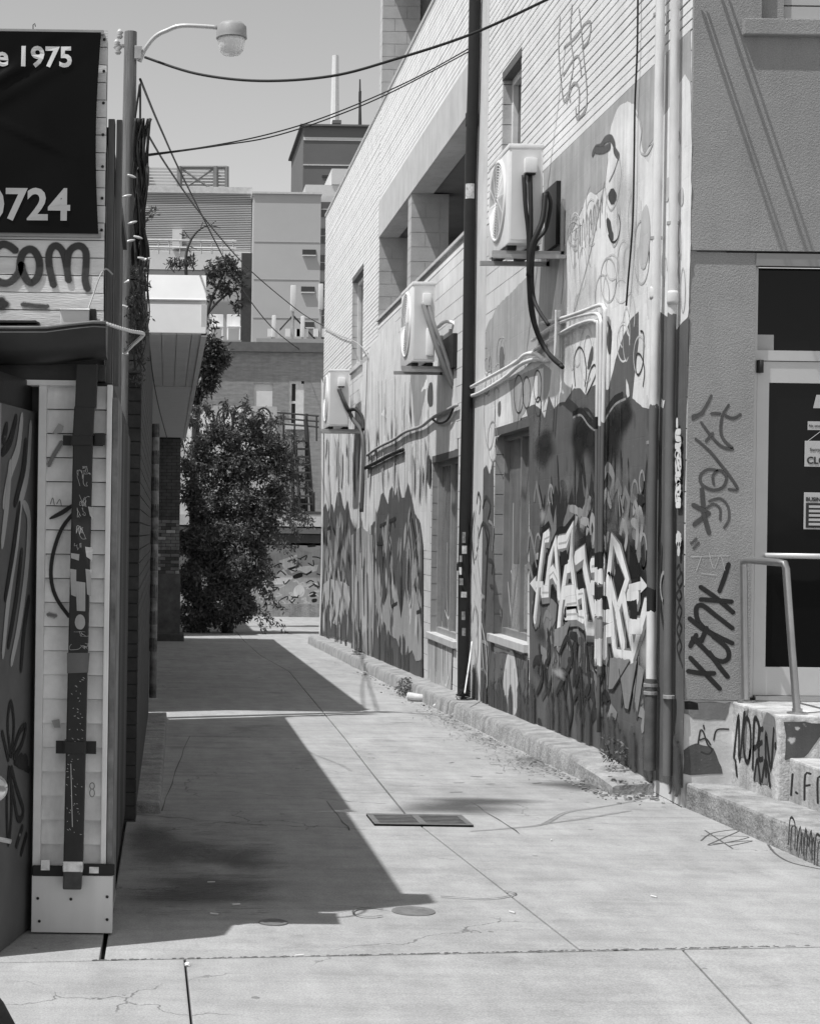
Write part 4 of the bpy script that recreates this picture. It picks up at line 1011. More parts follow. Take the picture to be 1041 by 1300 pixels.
# low garage wall with mural at the end of the lane
GY = 52.0
gar = thing('garage', 'low flat roofed garage with painted mural wall at the end of the lane', 'building', (4, GY, zg(GY)))
GZ = bz_(655, GY)
MB().box(-3, 12, GY, GY+6, zg(GY)-.3, bz_(692, GY)).build('wall', mat('mural_base', .45, .8, .25, 2), gar)
MB().box(-3, 12, GY-.05, GY+6, bz_(689, GY), bz_(678, GY)).build('band', mat('gar_dark', .08, .8, .2), gar)
MB().box(-3, 12, GY-.25, GY+6, bz_(677, GY), bz_(670, GY)).build('eave', mat('gar_eave', .3, .7, .2), gar)
MB().box(-3, 12, GY-.32, GY+6, bz_(668, GY), GZ).build('parapet', mat('gar_parapet', .6, .7, .12), gar)
MB().box(-3, 12, GY-.15, GY-.01, zg(GY)-.1, bz_(766, GY)).build('plinth', CONC_OLD, gar)
GPt = Paint('Y', GY, .006)
def gp(fills, v, nm='mural'):
    for f in fills:
        mb = MB(); GPt.fill(mb, f[0], f[1]); GPt.done(mb, v, gar, nm, joints=False)
gp([([(326, 720), (350, 706), (380, 700), (400, 702), (410, 700), (410, 770), (326, 770)], 4)], .38)
gp([([(345, 710), (352, 703), (380, 695), (386, 703), (372, 710), (352, 716)], 3), ([(385, 712), (398, 700), (408, 698), (408, 712), (395, 715)], 3)], .42)
gp([([(354, 712), (377, 704), (377, 718), (362, 724)], 0), ([(344, 738), (360, 722), (366, 730), (374, 732), (362, 742), (346, 742)], 0), ([(366, 722), (384, 719), (404, 717), (402, 725), (388, 728), (380, 724), (370, 728)], 0)], .72)
gp([([(330, 720), (337, 735), (341, 748), (334, 746), (329, 735)], 3), ([(328, 748), (338, 744), (342, 748), (330, 753)], 3), ([(372, 752), (376, 744), (383, 743), (387, 750), (384, 757), (375, 758)], 4), ([(399, 742), (401, 740), (403, 742), (401, 744)], 3)], .66)
gp([([(367, 721), (380, 717), (380, 720), (367, 724)], 0), ([(372, 731), (382, 727), (384, 732), (374, 735)], 3), ([(388, 729), (396, 724), (396, 727), (389, 731)], 0), ([(393, 753), (400, 751), (402, 757), (394, 758)], 3), ([(396, 761), (402, 760), (402, 764), (397, 765)], 3), ([(390, 687), (402, 686), (402, 689), (391, 690)], 0), ([(390, 692), (401, 691), (401, 694), (391, 695)], 0)], .02)
mb = MB()
for k in range(34):
    x, y = random.uniform(328, 405), random.uniform(738, 768); GPt.stroke(mb, [(x, y), (x+random.uniform(1, 6), y-random.uniform(-3, 3)), (x+random.uniform(3, 8), y+random.uniform(-4, 4))], .04, 3)
GPt.done(mb, .55, gar, 'mural', joints=False)['kind'] = 'stuff'
mb = MB()
for k in range(30):
    x, y = random.uniform(328, 405), random.uniform(705, 766); GPt.stroke(mb, [(x, y), (x+random.uniform(2, 9), y-random.uniform(-4, 4)), (x+random.uniform(5, 12), y+random.uniform(-4, 4))], .035, 3)
GPt.stroke(mb, [(360, 697), (365, 690), (378, 696), (378, 686), (382, 684)], .04, 4)
GPt.done(mb, .03, gar, 'mural', joints=False)['kind'] = 'stuff'

# brick rear building
RY = 57.0
RBM = mat('old_brick', 0.3, .9, .3, 3, .7, 30, stretch=(1, 1, 4), streak=.1)
rb = thing('brick_house', 'two storey weathered brick building with a boarded window behind the lane trees', 'building', (3, RY, -1))
RZ = bz_(447, RY)
# wall with openings
ws = [(322, 346, 487, 519, 'board'), (367, 386, 483, 537, 'sash')]
x0_, x1_ = bx(228, RY)-3, bx(412, RY, 500)+4
xs_ = [x0_, bx(322, RY), bx(346, RY), bx(367, RY), bx(386, RY), x1_]
MB().box(x0_, xs_[1], RY, RY+8, -1.2, RZ).build('wall', RBM, rb); MB().box(xs_[2], xs_[3], RY, RY+8, -1.2, RZ).build('wall', RBM, rb); MB().box(xs_[4], x1_, RY, RY+8, -1.2, RZ).build('wall', RBM, rb)
for a, b, c, d, kind in ws:
    xa, xb = bx(a, RY), bx(b, RY); za, zb_ = bz_(d, RY), bz_(c, RY)
    MB().box(xa, xb, RY+.001, RY+8, zb_, RZ).build('wall', RBM, rb); MB().box(xa, xb, RY+.001, RY+8, -1.2, za).build('wall', RBM, rb)
    if kind == 'board': MB().box(xa, xb, RY+.05, RY+.2, za, zb_).build('boarded_window', mat('board_white', .72, .7, .05), rb)
    else:
        wn = MB().box(xa, xb, RY+.15, RY+.2, za, zb_).build('window', glass('win_glass', .03), rb)
        t_ = .09; MB().box(xa, xa+t_, RY+.05, RY+.15, za, zb_).box(xa+t_, xb-t_, RY+.05, RY+.15, zb_-t_, zb_).box(xa+t_, xb-t_, RY+.08, RY+.15, (za+zb_)/2-.04, (za+zb_)/2+.04).box(xb-3*t_, xb, RY+.05, RY+.15, za, zb_-t_).build('frame', mat('frame_white', .7, .5), wn)
        MB().box(xa-.1, xb+.1, RY-.06, RY+.05, za-.2, za-.002).build('sill', mat('gar_parapet', .6, .7, .12), wn)
MB().box(x0_, x1_, RY-.2, RY+8, RZ, bz_(435, RY)).build('cornice', mat('cornice', .13, .8, .2), rb)
MB().box(bx(325, RY), bx(420, RY), RY+.3, RY+8, bz_(434.5, RY), bz_(428, RY)).build('parapet', mat('parap', 0.35, .8, .15), rb)
MB().box(bx(258, RY), bx(306, RY), RY+.3, RY+6, bz_(434.5, RY), bz_(431, RY)).build('deck', mat('parap', 0.35, .8, .15), rb)
# white throw-up letters on the low roof wall behind the tree
LYY = 55.5
lw = MB().box(bx(200, LYY), bx(352, LYY), LYY, LYY+.2, -1, bz_(516, LYY)).build('parapet_wall', mat('lw_grey', 0.42, .85, .2, 2)); tag(lw, 'grey rear yard wall with white bubble letters behind the tree', 'wall')
LP = Paint('Y', LYY, .006)
mb = MB()
for c, w_, h_ in ((240, 20, 58), (262, 20, 52), (285, 20, 50), (309, 26, 58), (335, 18, 44)):
    y0_ = 516+(2 if c != 309 else -1)
    LP.fill(mb, [(c-w_*.5, y0_+h_*.5), (c-w_*.4, y0_+h_*.12), (c, y0_), (c+w_*.42, y0_+h_*.14), (c+w_*.5, y0_+h_*.5), (c+w_*.3, y0_+h_*.85), (c, y0_+h_), (c-w_*.35, y0_+h_*.85)], 4)
LP.done(mb, .72, lw, 'bubble_letter', joints=False)['kind'] = 'stuff'
mb = MB()
for c, w_, h_ in ((240, 20, 58), (262, 20, 52), (285, 20, 50), (309, 26, 58), (335, 18, 44)):
    y0_ = 516+(2 if c != 309 else -1)
    LP.stroke(mb, [(c-w_*.5, y0_+h_*.5), (c-w_*.4, y0_+h_*.12), (c, y0_), (c+w_*.42, y0_+h_*.14), (c+w_*.5, y0_+h_*.5), (c+w_*.3, y0_+h_*.85), (c, y0_+h_), (c-w_*.35, y0_+h_*.85), (c-w_*.5, y0_+h_*.5)], .06, 5)
    LP.stroke(mb, [(c-1, y0_+h_*.3), (c+1, y0_+h_*.45)], .05, 2)
LP.done(mb, .03, lw, 'letter_outline', joints=False)['kind'] = 'stuff'
# fire escape stair in front of the brick building
FE = thing('fire_escape', 'dark steel fire escape stair with railings on the brick building', 'stairs', (bx(390, RY-1), RY-1, GZ))
IR = mat('fe_steel', .05, .7, .2)
fy = RY-1.2
def fp(px, py, dy=0): return onY(px, py, fy+dy)
MB().tube([fp(388, 532), fp(397, 652)], .07, 6).build('stringer', IR, FE); MB().tube([fp(375, 560), fp(381, 652)], .05, 6).build('stringer', IR, FE)
for k in range(10):
    t = k/9; a = fp(376, 560).lerp(fp(381, 650), t); b = fp(390, 560).lerp(fp(397, 650), t); MB().box(min(a.x, b.x), max(a.x, b.x), fy-.2, fy+.2, a.z-.02, a.z+.03).build('tread', IR, FE)
for k in range(3): MB().tube([fp(300, 521+k*7), fp(345, 523+k*7), fp(405, 528+k*7)], .03, 5).build('rail', IR, FE)
for k in range(8): MB().tube([fp(304+k*14, 522+k*.8), fp(304+k*14, 560)], .03, 5).build('baluster', IR, FE)
MB().tube([fp(372, 545), fp(372, 650)], .05, 6).build('post', IR, FE); MB().tube([fp(389, 525), fp(389, 650)], .05, 6).build('post', IR, FE)
mb = MB().box(bx(347, fy), bx(412, fy), fy-.5, fy+1, bz_(652, fy), bz_(649, fy)); mb.build('landing', IR, FE)
for k in range(7): MB().tube([fp(345+k*9, 625), fp(345+k*9, 652)], .025, 5).build('baluster', IR, FE)
MB().box(bx(373, fy), bx(394, fy), fy+.3, fy+.34, bz_(650, fy), bz_(632, fy)).build('panel', mat('fe_panel', .1, .8, .5, 9), FE)
# rooftop cell antennas
AN = mat('antenna_white', .66, .5, .06); AY = RY+2
for px, y0_, y1_, w_, lab in ((347.5, 400, 428, 5, 'white panel antenna near the left end of the brick roof parapet'), (372, 362, 395, 7, 'tallest white panel antenna on a braced mast above the brick roof'), (384, 401, 428, 5, 'short white panel antenna just right of the braced mast'), (407, 360, 393, 6, 'white panel antenna touching the painted alley wall in view')):
    c = onY(px, y1_, AY); s_ = AY/F
    t = thing('antenna', lab, 'antenna', (c.x, AY, bz_(430, AY)), 'antennas on the brick roof')
    MB().box(c.x-w_*s_/2, c.x+w_*s_/2, AY-.08, AY+.05, onY(px, y1_, AY).z, onY(px, y0_, AY).z).build('panel', AN, t, bevel=.03, smooth=True)
    MB().tube([(c.x, AY+.1, bz_(432, AY)), (c.x, AY+.1, onY(px, y0_+8, AY).z)], .05, 6).build('mast', GALV, t)
    if px in (372,):
        MB().tube([onY(345, 430, AY+.1), onY(372, 400, AY+.1)], .03, 5).build('brace', IR, t); MB().tube([onY(400, 430, AY+.1), onY(372, 400, AY+.1)], .03, 5).build('brace', IR, t)
    for q in (-1, 1): MB().box(c.x+q*w_*s_*.9-.08, c.x+q*w_*s_*.9+.08, AY, AY+.15, onY(px, 427, AY).z, onY(px, 417, AY).z).build('radio_unit', AN, t)
# white chairs on the deck
for k, px in enumerate((275, 297)):
    c = onY(px, 431, RY+1); t = thing('chair', 'white plastic chair on the brick roof deck, %s' % ('behind the tree leaves' if k == 0 else 'closer to the dark rooftop stack'), 'chair', c, 'chairs on the roof deck')
    for a in (-.2, .2):
        for b in (0, .4): MB().tube([(c.x+a, c.y+b, c.z), (c.x+a, c.y+b, c.z+.42)], .025, 5).build('leg', WHITE, t)
    MB().box(c.x-.23, c.x+.23, c.y-.03, c.y+.43, c.z+.42, c.z+.46).build('seat', WHITE, t, bevel=.01)
    MB().box(c.x-.23, c.x+.23, c.y+.4, c.y+.45, c.z+.461, c.z+.9).build('backrest', WHITE, t, bevel=.02)

# large institutional building
BY = 95.0
big = thing('apartment_block', 'large grey block with ribbed cladding and plain concrete wing', 'building', (2, BY, -1))
RIB = mat('ribbed_clad', 0.55, .7, .06, .5); PLN = mat('plain_wing', 0.5, .8, .06, .4, .3, 10)
bxl, bxm, bxr = bx(170, BY)-6, bx(320, BY, 300), bx(404, BY, 300)
MB().box(bxl, bxm, BY+.1, BY+20, -1, bz_(245, BY, 250)).build('wall', mat('rib_back', 0.33, .8, .1), big)
zt_ = bz_(245, BY, 250); zb_ = bz_(322, BY, 250); n = 34; h = (zt_-zb_)/n
for k in range(n): MB().box(bxl, bxm-.05, BY, BY+.12, zb_+k*h+.03, zb_+(k+1)*h-.02).build('rib', RIB, big)
MB().box(bxl, bxm-.02, BY-.12, BY+.1, zt_, zt_+.35).build('parapet', mat('par_light', 0.6), big)
MB().box(bxl, bx(318, BY, 330), BY-.4, BY+.09, bz_(345, BY), bz_(322, BY)).build('lower_band', mat('band_white', 0.7, .7, .05), big)
MB().box(bxl, bx(308, BY, 330), BY-.3, BY+.09, -1, bz_(345.5, BY)).build('lower_wall', mat('low_grey', 0.42, .8, .1, .6), big)
MB().box(bx(306, BY, 350), bx(320, BY, 350), BY-.45, BY+.08, -1, bz_(323, BY)).build('stack', mat('stack_dark', .06, .8, .2), big)
dv = MB().box(bx(216, BY), bx(228, BY), BY-.5, BY-.02, bz_(318, BY), bz_(294, BY)).build('roof_door', mat('band_white', 0.7, .7, .05), big)
for k in range(9): MB().tube([onY(188+k*13.5, 322, BY-1), onY(188+k*13.5, 304, BY-1)], .045, 5).build('baluster', mat('rail_grey', .5), big)
MB().tube([onY(186, 304, BY-1), onY(300, 306, BY-1)], .06, 5).build('rail', mat('rail_grey', .5), big); MB().tube([onY(186, 313, BY-1), onY(300, 315, BY-1)], .05, 5).build('rail', AN, big)
MB().box(bxm, bxr, BY-1.5, BY+20, -1, bz_(246, BY-1.5, 360)).build('wing_wall', PLN, big)
MB().box(bxm-.1, bxr+.05, BY-1.6, BY+20, bz_(246, BY-1.5, 360), bz_(243.5, BY-1.5, 360)).build('coping', mat('par_light', 0.6), big)
for y0_, y1_, xa, xb in ((316, 323, 384, 401), (363, 370, 383, 400), (408, 415, 386, 400)):
    wn = MB().box(bx(xa, BY-1.5, 320), bx(xb, BY-1.5, 320), BY-1.55, BY-1.48, bz_(y1_, BY-1.5), bz_(y0_, BY-1.5)).build('window', glass('win_glass', .03), big)
    MB().box(bx(xa, BY-1.5, 320), bx(xb, BY-1.5, 320), BY-1.65, BY-1.5, bz_(y1_+1.5, BY-1.5), bz_(y1_, BY-1.5)).build('sill', AN, wn)
for y_ in (313, 360, 408): MB().box(bxm+.05, bxr-.05, BY-1.52, BY-1.49, bz_(y_, BY), bz_(y_-.6, BY)).build('joint', mat('rib_back', 0.33, .8, .1), big)
MB().box(bxr+.02, bxr+6, BY+.5, BY+18, -1, bz_(248, BY+.5, 408)).build('window_wing', mat('wing_pale', 0.58, .8, .06), big)
for k in range(6):
    wn = MB().box(bxr+.15, bxr+1.7, BY+.44, BY+.52, bz_(272+k*34, BY), bz_(253+k*34, BY)).build('window', glass('win_glass2', .1), big)
    MB().box(bxr+.15, bxr+1.7, BY+.4, BY+.44, bz_(263+k*34, BY), bz_(262+k*34, BY)).build('rail', AN, wn)
# rooftop sign frames
sf_ = thing('rooftop_frame', 'steel rooftop frames with cross braces above the ribbed cladding', 'frame', (bx(235, BY, 240), BY+2, zt_))
FM = mat('frame_steel', .2, .6, .1); fy_ = BY+2
def q(px, py): return onY(px, py, fy_)
for px, w_ in ((187, .12), (228, .16), (274, .16), (288, .12)): MB().tube([q(px, 248), q(px, 211)], w_, 6).build('post', FM, sf_)
MB().tube([q(228, 212), q(288, 212)], .1, 6).build('beam', FM, sf_); MB().tube([q(228, 243), q(274, 243)], .1, 6).build('beam', FM, sf_)
MB().tube([q(228, 212), q(274, 243)], .06, 5).build('brace', FM, sf_); MB().tube([q(274, 212), q(228, 243)], .06, 5).build('brace', FM, sf_)
for k in range(8): MB().box(bx(180, fy_, 230), bx(288, fy_, 230), fy_+.2, fy_+.25, bz_(244-k*4, fy_), bz_(241.4-k*4, fy_)).build('louvre', mat('louvre', .48, .7, .05), sf_)
# tower
TY = 150.0
tw = thing('tower_block', 'tall dark brick tower with white bands and a roof mast', 'building', (bx(420, TY), TY, -1))
ta, tb, tc = bx(385, TY, 200), bx(560, TY, 200), bx(370, TY+14, 200)
tz_ = bz_(160, TY, 400)
DK = mat('tower_brick', .16, .8, .08, .4)
MB().prism([(ta, TY, -1), (tb, TY, -1), (tb, TY+22, -1), (tc, TY+14, -1)], (0, 0, tz_+1)).build('wall', DK, tw)
TYf = TY-.06
MB().prism([(ta-.3, TY-.3, tz_), (tb, TY-.3, tz_), (tb, TY+22, tz_), (tc-.3, TY+14, tz_)], (0, 0, bz_(157, TY)-tz_)).build('coping', DK, tw)
MB().box(ta, tb, TYf, TY, bz_(177, TY), bz_(173, TY)).build('band', AN, tw); MB().box(ta, tb, TYf, TY, bz_(209, TY), bz_(207.5, TY)).build('band', mat('par_light', 0.6), tw)
MB().box(ta-.25, ta+3.6, TYf-.4, TY, bz_(182, TY), bz_(160, TY)).build('louvre_panel', mat('louvre_dark', .1, .7), tw) if False else None
MB().box(bx(405, TY), bx(414, TY), TYf, TY, bz_(224, TY), bz_(221, TY)).build('window', glass('win_glass', .03), tw)
MB().tube([onY(425, 158, TY+3), onY(426, 70, TY+3)], [.38, .28], 8).build('mast', mat('mast_white', .75, .5, .05), tw)
MB().tube([onY(457, 162, TY+3), onY(457, 100, TY+3)], [.16, .06], 6).build('mast', IR, tw); MB().box(bx(455.5, TY+3, 120), bx(458.5, TY+3, 120), TY+2.8, TY+3.2, bz_(126, TY+3), bz_(114, TY+3)).build('mast_box', IR, tw)
MB().box(bx(421, TY+3, 155), bx(432, TY+3, 155), TY+2, TY+4, bz_(158, TY+3), bz_(154, TY+3)).build('mast_base', DK, tw)
MB().box(bx(389, 120, 235), bx(450, 120, 235), 120, 130, -1, bz_(232, 120, 400)).build('annex', mat('wing_pale', 0.58, .8, .06), tw) if False else None
an = MB().box(bx(388, 118, 235), bx(450, 118, 235), 118, 126, -1, bz_(234, 118, 400)).box(bx(421, 118, 220), bx(450, 118, 220), 117.9, 126, bz_(234, 118, 400)+.02, bz_(214, 118, 430)); an.build('penthouse', mat('wing_pale', 0.58, .8, .06)); pn = bpy.data.objects['penthouse']; tag(pn, 'pale rooftop penthouse between the plain wing and the dark tower', 'building')
# unseen side house, placed and sized to shade the foot of the dense tree
MB().box(-14, -1.0, 38.4, 50, -1.2, 6.9).build('shade_house', RBM); tag(bpy.data.objects['shade_house'], 'unseen brick house placed to shade the dense tree at the lane end', 'building')

# ================================================================ trees
def leaf_mesh(blobs, n, size, name, m, parent, droop=.3, flat=1.0):
    """blobs: (centre, radius xyz); leaves as folded pairs of triangles clumped on twigs"""
    V, Fc = [], []
    w_ = np.array([b[1]**2 if np.isscalar(b[1]) else b[1][0]*b[1][2] for b in blobs], float); w_ /= w_.sum()
    cnt = RNG.multinomial(n//6, w_)
    for (c, r), k in zip(blobs, cnt):
        r3 = np.array([r, r*flat, r]) if np.isscalar(r) else np.array(r)
        d = RNG.normal(0, 1, (k, 3)); d /= np.linalg.norm(d, axis=1)[:, None]
        rad = RNG.uniform(.45, 1.08, k)**.6; tw = np.array(c) + d*r3*rad[:, None]
        for t_ in tw:
            ax = RNG.normal(0, 1, 3)+np.array([0, -.2, -droop]); ax /= np.linalg.norm(ax)
            for q_ in range(6):
                s_ = size*RNG.uniform(.7, 1.3); o_ = t_+ax*s_*(q_*.45-1.2)+RNG.normal(0, size*.2, 3)
                a = RNG.normal(0, 1, 3)+ax*.8+np.array([0, 0, -droop]); a /= np.linalg.norm(a)
                b = np.cross(a, RNG.normal(0, 1, 3)); b /= max(np.linalg.norm(b), 1e-6)
                i = len(V); V += [o_, o_+a*s_*.55+b*s_*.22, o_+a*s_*1.25, o_+a*s_*.55-b*s_*.22]; Fc.append((i, i+1, i+2, i+3))
    me = bpy.data.meshes.new(name); me.from_pydata([tuple(v) for v in V], [], Fc); me.materials.append(m)
    o = bpy.data.objects.new(name, me); C.objects.link(o); link_to(o, parent); return o
def leafmat(name, v):
    m, n, l, p, o = new_mat(name); g = n.new('ShaderNodeNewGeometry')
    k = remap(n, l, g.outputs['Random Per Island'], 0, 1, v*.6, v*1.5); cb = n.new('ShaderNodeCombineColor')
    for i in range(3): l.new(k, cb.inputs[i])
    l.new(cb.outputs[0], p.inputs['Base Color']); p.inputs['Roughness'].default_value = .5
    tr = n.new('ShaderNodeBsdfTranslucent'); l.new(cb.outputs[0], tr.inputs[0]); mx = n.new('ShaderNodeMixShader'); mx.inputs[0].default_value = .3
    l.new(p.outputs[0], mx.inputs[1]); l.new(tr.outputs[0], mx.inputs[2]); l.new(mx.outputs[0], o.inputs[0]); return m
LF = leafmat('leaf', .12); LF2 = leafmat('leaf_dark', .075)
BARK = mat('bark', .07, .9, .3, 8, .6, 40)
TRY = 41.0
t1 = thing('dense_tree', 'dense dark leafy tree filling the left of the lane end', 'tree', onY(290, 790, TRY))
def tb_(px, py, rpx, dy=0, ry=1.0): return (tuple(onY(px, py, TRY+dy)), (rpx*TRY/F, rpx*TRY/F*ry, rpx*TRY/F))
base = Vector((onY(290, 700, TRY).x, TRY, zg(TRY)))
trk = [([base, base+Vector((.05, 0, 1.2)), base+Vector((-.1, .1, 2.4)), base+Vector((.0, .1, 3.8))], [.14, .11, .08, .03]),
       ([base+Vector((.05, 0, 1.0)), base+Vector((.6, -.1, 2.2)), base+Vector((1.0, -.1, 3.6))], [.09, .06, .02]),
       ([base+Vector((-.05, 0, .8)), base+Vector((-.7, .1, 2.0)), base+Vector((-.9, .1, 3.4))], [.09, .06, .02]),
       ([base+Vector((.0, .1, .4)), base+Vector((.5, .2, 1.0)), base+Vector((.9, .2, 1.9))], [.07, .05, .02])]
for p_, r_ in trk: MB().tube(spline(p_, 4), list(np.interp(np.linspace(0, 1, (len(p_)-1)*4+1), np.linspace(0, 1, len(r_)), r_)), 8).build('trunk', BARK, t1, smooth=True)
bl = [tb_(242, 590, 14), tb_(255, 565, 15), tb_(275, 548, 14), tb_(292, 556, 18), tb_(318, 548, 15), tb_(338, 562, 16), tb_(356, 578, 13), tb_(345, 606, 18), tb_(322, 590, 20), tb_(300, 590, 22), tb_(270, 595, 22), tb_(245, 625, 18), tb_(262, 640, 24), tb_(300, 632, 26), tb_(335, 640, 18), tb_(350, 632, 12), tb_(268, 680, 32), tb_(312, 675, 28), tb_(342, 668, 12), tb_(295, 715, 36), tb_(258, 735, 32), tb_(318, 730, 16), tb_(285, 765, 32), tb_(250, 780, 24), tb_(308, 770, 18), tb_(236, 690, 16), tb_(236, 740, 16), tb_(322, 700, 16)]
leaf_mesh(bl, 46000, .085, 'crown', LF, t1)
# ragged shoots standing out from the outline: leaves strung along drooping stems
sh = MB(); lv = []
SH = [(270, 530, -.2, 1.2), (262, 540, -.6, .8), (285, 530, .1, 1.3), (312, 528, .2, 1.2), (325, 535, .5, .9), (340, 545, .7, .8), (355, 560, .9, .5), (362, 580, 1, .1), (360, 600, 1, -.2), (352, 625, 1, -.1), (352, 645, 1.1, -.1), (350, 655, 1, -.3), (345, 680, .9, -.5), (335, 705, .8, -.7), (333, 720, .6, -1), (240, 565, -.7, .7), (235, 600, -.8, .2), (300, 535, 0, 1), (345, 615, 1, .2), (250, 545, -.3, 1), (330, 560, .6, .7), (348, 590, 1, .3), (328, 740, .6, -.6), (326, 770, .6, -.3), (366, 650, .8, .0), (320, 540, .3, 1)]
for (px, py, dx_, dz_) in SH:
    for rep in range(3):
        p0 = onY(px+random.uniform(-8, 4), py+random.uniform(-6, 8), TRY+random.uniform(-.4, .4)); L_ = random.uniform(.35, .8); d = Vector((dx_+random.uniform(-.3, .3), random.uniform(-.4, .4), dz_+random.uniform(-.2, .3))).normalized()
        pts = [p0+d*L_*t-Vector((0, 0, .35*L_*t*t)) for t in np.linspace(0, 1, 6)]
        sh.tube(pts, [.008, .007, .006, .005, .004, .002], 4)
        for t in np.linspace(.15, 1, 9):
            q_ = pts[min(int(t*5), 4)].lerp(pts[min(int(t*5)+1, 5)], t*5-int(t*5)) if t < 1 else pts[5]
            lv.append((tuple(q_), .05))
sh.build('shoot', BARK, t1)['kind'] = 'stuff'
leaf_mesh(lv, len(lv)*9, .08, 'crown', LF, t1, droop=.8)
# taller tree behind the white overhang
t2 = thing('overhanging_tree', 'sparse drooping tree showing past the white overhang', 'tree', onY(262, 775, 44.))
def tc_(px, py, rpx): return (tuple(onY(px, py, 44.)), rpx*44./F)
b2 = Vector((onY(255, 700, 44.).x, 44., zg(44)))
MB().tube(spline([b2, b2+Vector((-.2, .1, 3)), onY(252, 480, 44.), onY(262, 400, 44.), onY(285, 345, 44.)], 5), list(np.linspace(.14, .02, 21)), 8).build('trunk', BARK, t2, smooth=True)
MB().tube(spline([onY(240, 420, 44.), onY(236, 335, 44.), onY(240, 310, 44.), onY(250, 294, 44.), onY(264, 286, 44.), onY(280, 289, 44.)], 5), list(np.linspace(.05, .012, 26)), 6).build('branch', BARK, t2, smooth=True)
for a, b in (((238, 300), (228, 296)), ((243, 305), (233, 292)), ((254, 291), (258, 281)), ((266, 287), (274, 280)), ((240, 312), (250, 316))):
    MB().tube([onY(*a, 44.), onY(*b, 44.)], .012, 5).build('twig', BARK, t2)
MB().tube(spline([onY(250, 440, 44.), onY(268, 450, 44.), onY(285, 465, 44.)], 5), list(np.linspace(.05, .015, 11)), 6).build('branch', BARK, t2, smooth=True)
MB().tube(spline([onY(262, 400, 44.), onY(280, 380, 44.), onY(300, 370, 44.), onY(303, 400, 44.)], 5), list(np.linspace(.04, .01, 16)), 6).build('branch', BARK, t2, smooth=True)
leaf_mesh([tc_(265, 440, 14), tc_(275, 458, 13), tc_(262, 470, 15), tc_(282, 452, 9), tc_(256, 488, 12), tc_(248, 505, 8), tc_(266, 485, 10)], 3300, .12, 'crown', LF2, t2)
leaf_mesh([tc_(275, 340, 10), tc_(288, 335, 10), tc_(297, 345, 8), tc_(268, 352, 8), tc_(300, 362, 7), tc_(284, 366, 8), tc_(303, 385, 5), tc_(270, 375, 6), tc_(228, 333, 6), tc_(244, 331, 6), tc_(218, 335, 5), tc_(306, 350, 5), tc_(266, 410, 6), tc_(304, 398, 4)], 1500, .11, 'crown', LF2, t2)
# creeper on the dark brick wall and pole tangle
vn = thing('creeper', 'dark creeper and string light tangle on top of the brick wall', 'plant', (-.17, 10.05, btop))
def vb(px, py, r): return (tuple(onY(px, py, 9.95)), r)
leaf_mesh([vb(176, 345, .045), vb(183, 360, .03), vb(184, 400, .03), vb(182, 440, .03), vb(176, 480, .03), vb(172, 380, .05), vb(178, 420, .05), vb(170, 440, .04), vb(180, 460, .03), vb(168, 400, .03)], 900, .02, 'leaves', LF2, vn)
for k in range(5):
    MB().tube(spline([onY(random.uniform(165, 186), 330+q_*35, 9.9+random.uniform(-.03, .03)) for q_ in range(5)], 5), .004, 5).build('vine', BARK, vn)
t3 = thing('small_branch', 'little leafy branch tip showing above the brick wall creeper', 'plant', onY(186, 275, 20.))
MB().tube([onY(183, 275, 20.), onY(190, 268, 20.), onY(195, 262, 20.)], .008, 5).build('twig', BARK, t3); leaf_mesh([(tuple(onY(192, 266, 20.)), .06), (tuple(onY(188, 272, 20.)), .05)], 60, .05, 'leaves', LF2, t3)

# ================================================================ overhead cables
def cable(label, pts, r, n=8, m=RUBBER, group=None):
    o = MB().tube(spline([onY(x, y, d) for x, y, d in pts], n), r, 6).build('overhead_cable', m, smooth=True); return tag(o, label, 'cable', group)
cable('thick twisted overhead cable from the lamp pole rising to the alley wall top', [(184, 72, 17.3), (250, 93, 16.9), (330, 102, 16.5), (420, 96, 16.0), (500, 75, 15.6), (600, 42, 15.0), (700, -4, 14.4)], .013)
cable('thin overhead wire from the pole tangle to the top of the black drainpipe', [(182, 196, 17.3), (260, 186, 17.5), (340, 170, 17.8), (420, 145, 18.0), (520, 102, 18.3), (604, 56, 18.6)], .007)
cable('second thin overhead wire close under its twin towards the black drainpipe', [(182, 198, 17.3), (280, 184, 17.5), (345, 173, 17.8), (420, 149, 18.0), (500, 115, 18.3), (604, 60, 18.5)], .007)
cable('wire running from the pole top down to the brick roof antennas', [(178, 100, 17.3), (205, 165, 22), (240, 240, 29), (300, 355, 42), (345, 415, 50), (385, 447, 58)], .014)
cable('wire crossing below the pole top wire, ending at the alley wall far corner', [(182, 160, 17.3), (215, 215, 22), (262, 280, 28), (320, 345, 38), (380, 395, 46), (412, 414, 37)], .012)
cable('thin wire drooping from the brick wall across the white fascia', [(184, 290, 12), (187, 330, 12.5), (188, 420, 13.5), (198, 500, 15), (212, 556, 17)], .005)
cable('service drop cable leading away from the stucco corner above the street', [(880, -25, 10.9), (860, -150, 9.5), (700, -900, 4.0)], .012)
cable('slack service drop cable twinned beside the stucco corner drop', [(886, -25, 10.9), (867, -150, 9.5), (707, -900, 4.0)], .009)
cable('slack service drop cable twinned beside the stucco front drop', [(914, -40, 10.9), (897, -170, 9.5), (767, -950, 4.0)], .009)
cable('service drop cable leading away from the stucco front above the street', [(905, -40, 10.9), (890, -170, 9.5), (760, -950, 4.0)], .012)
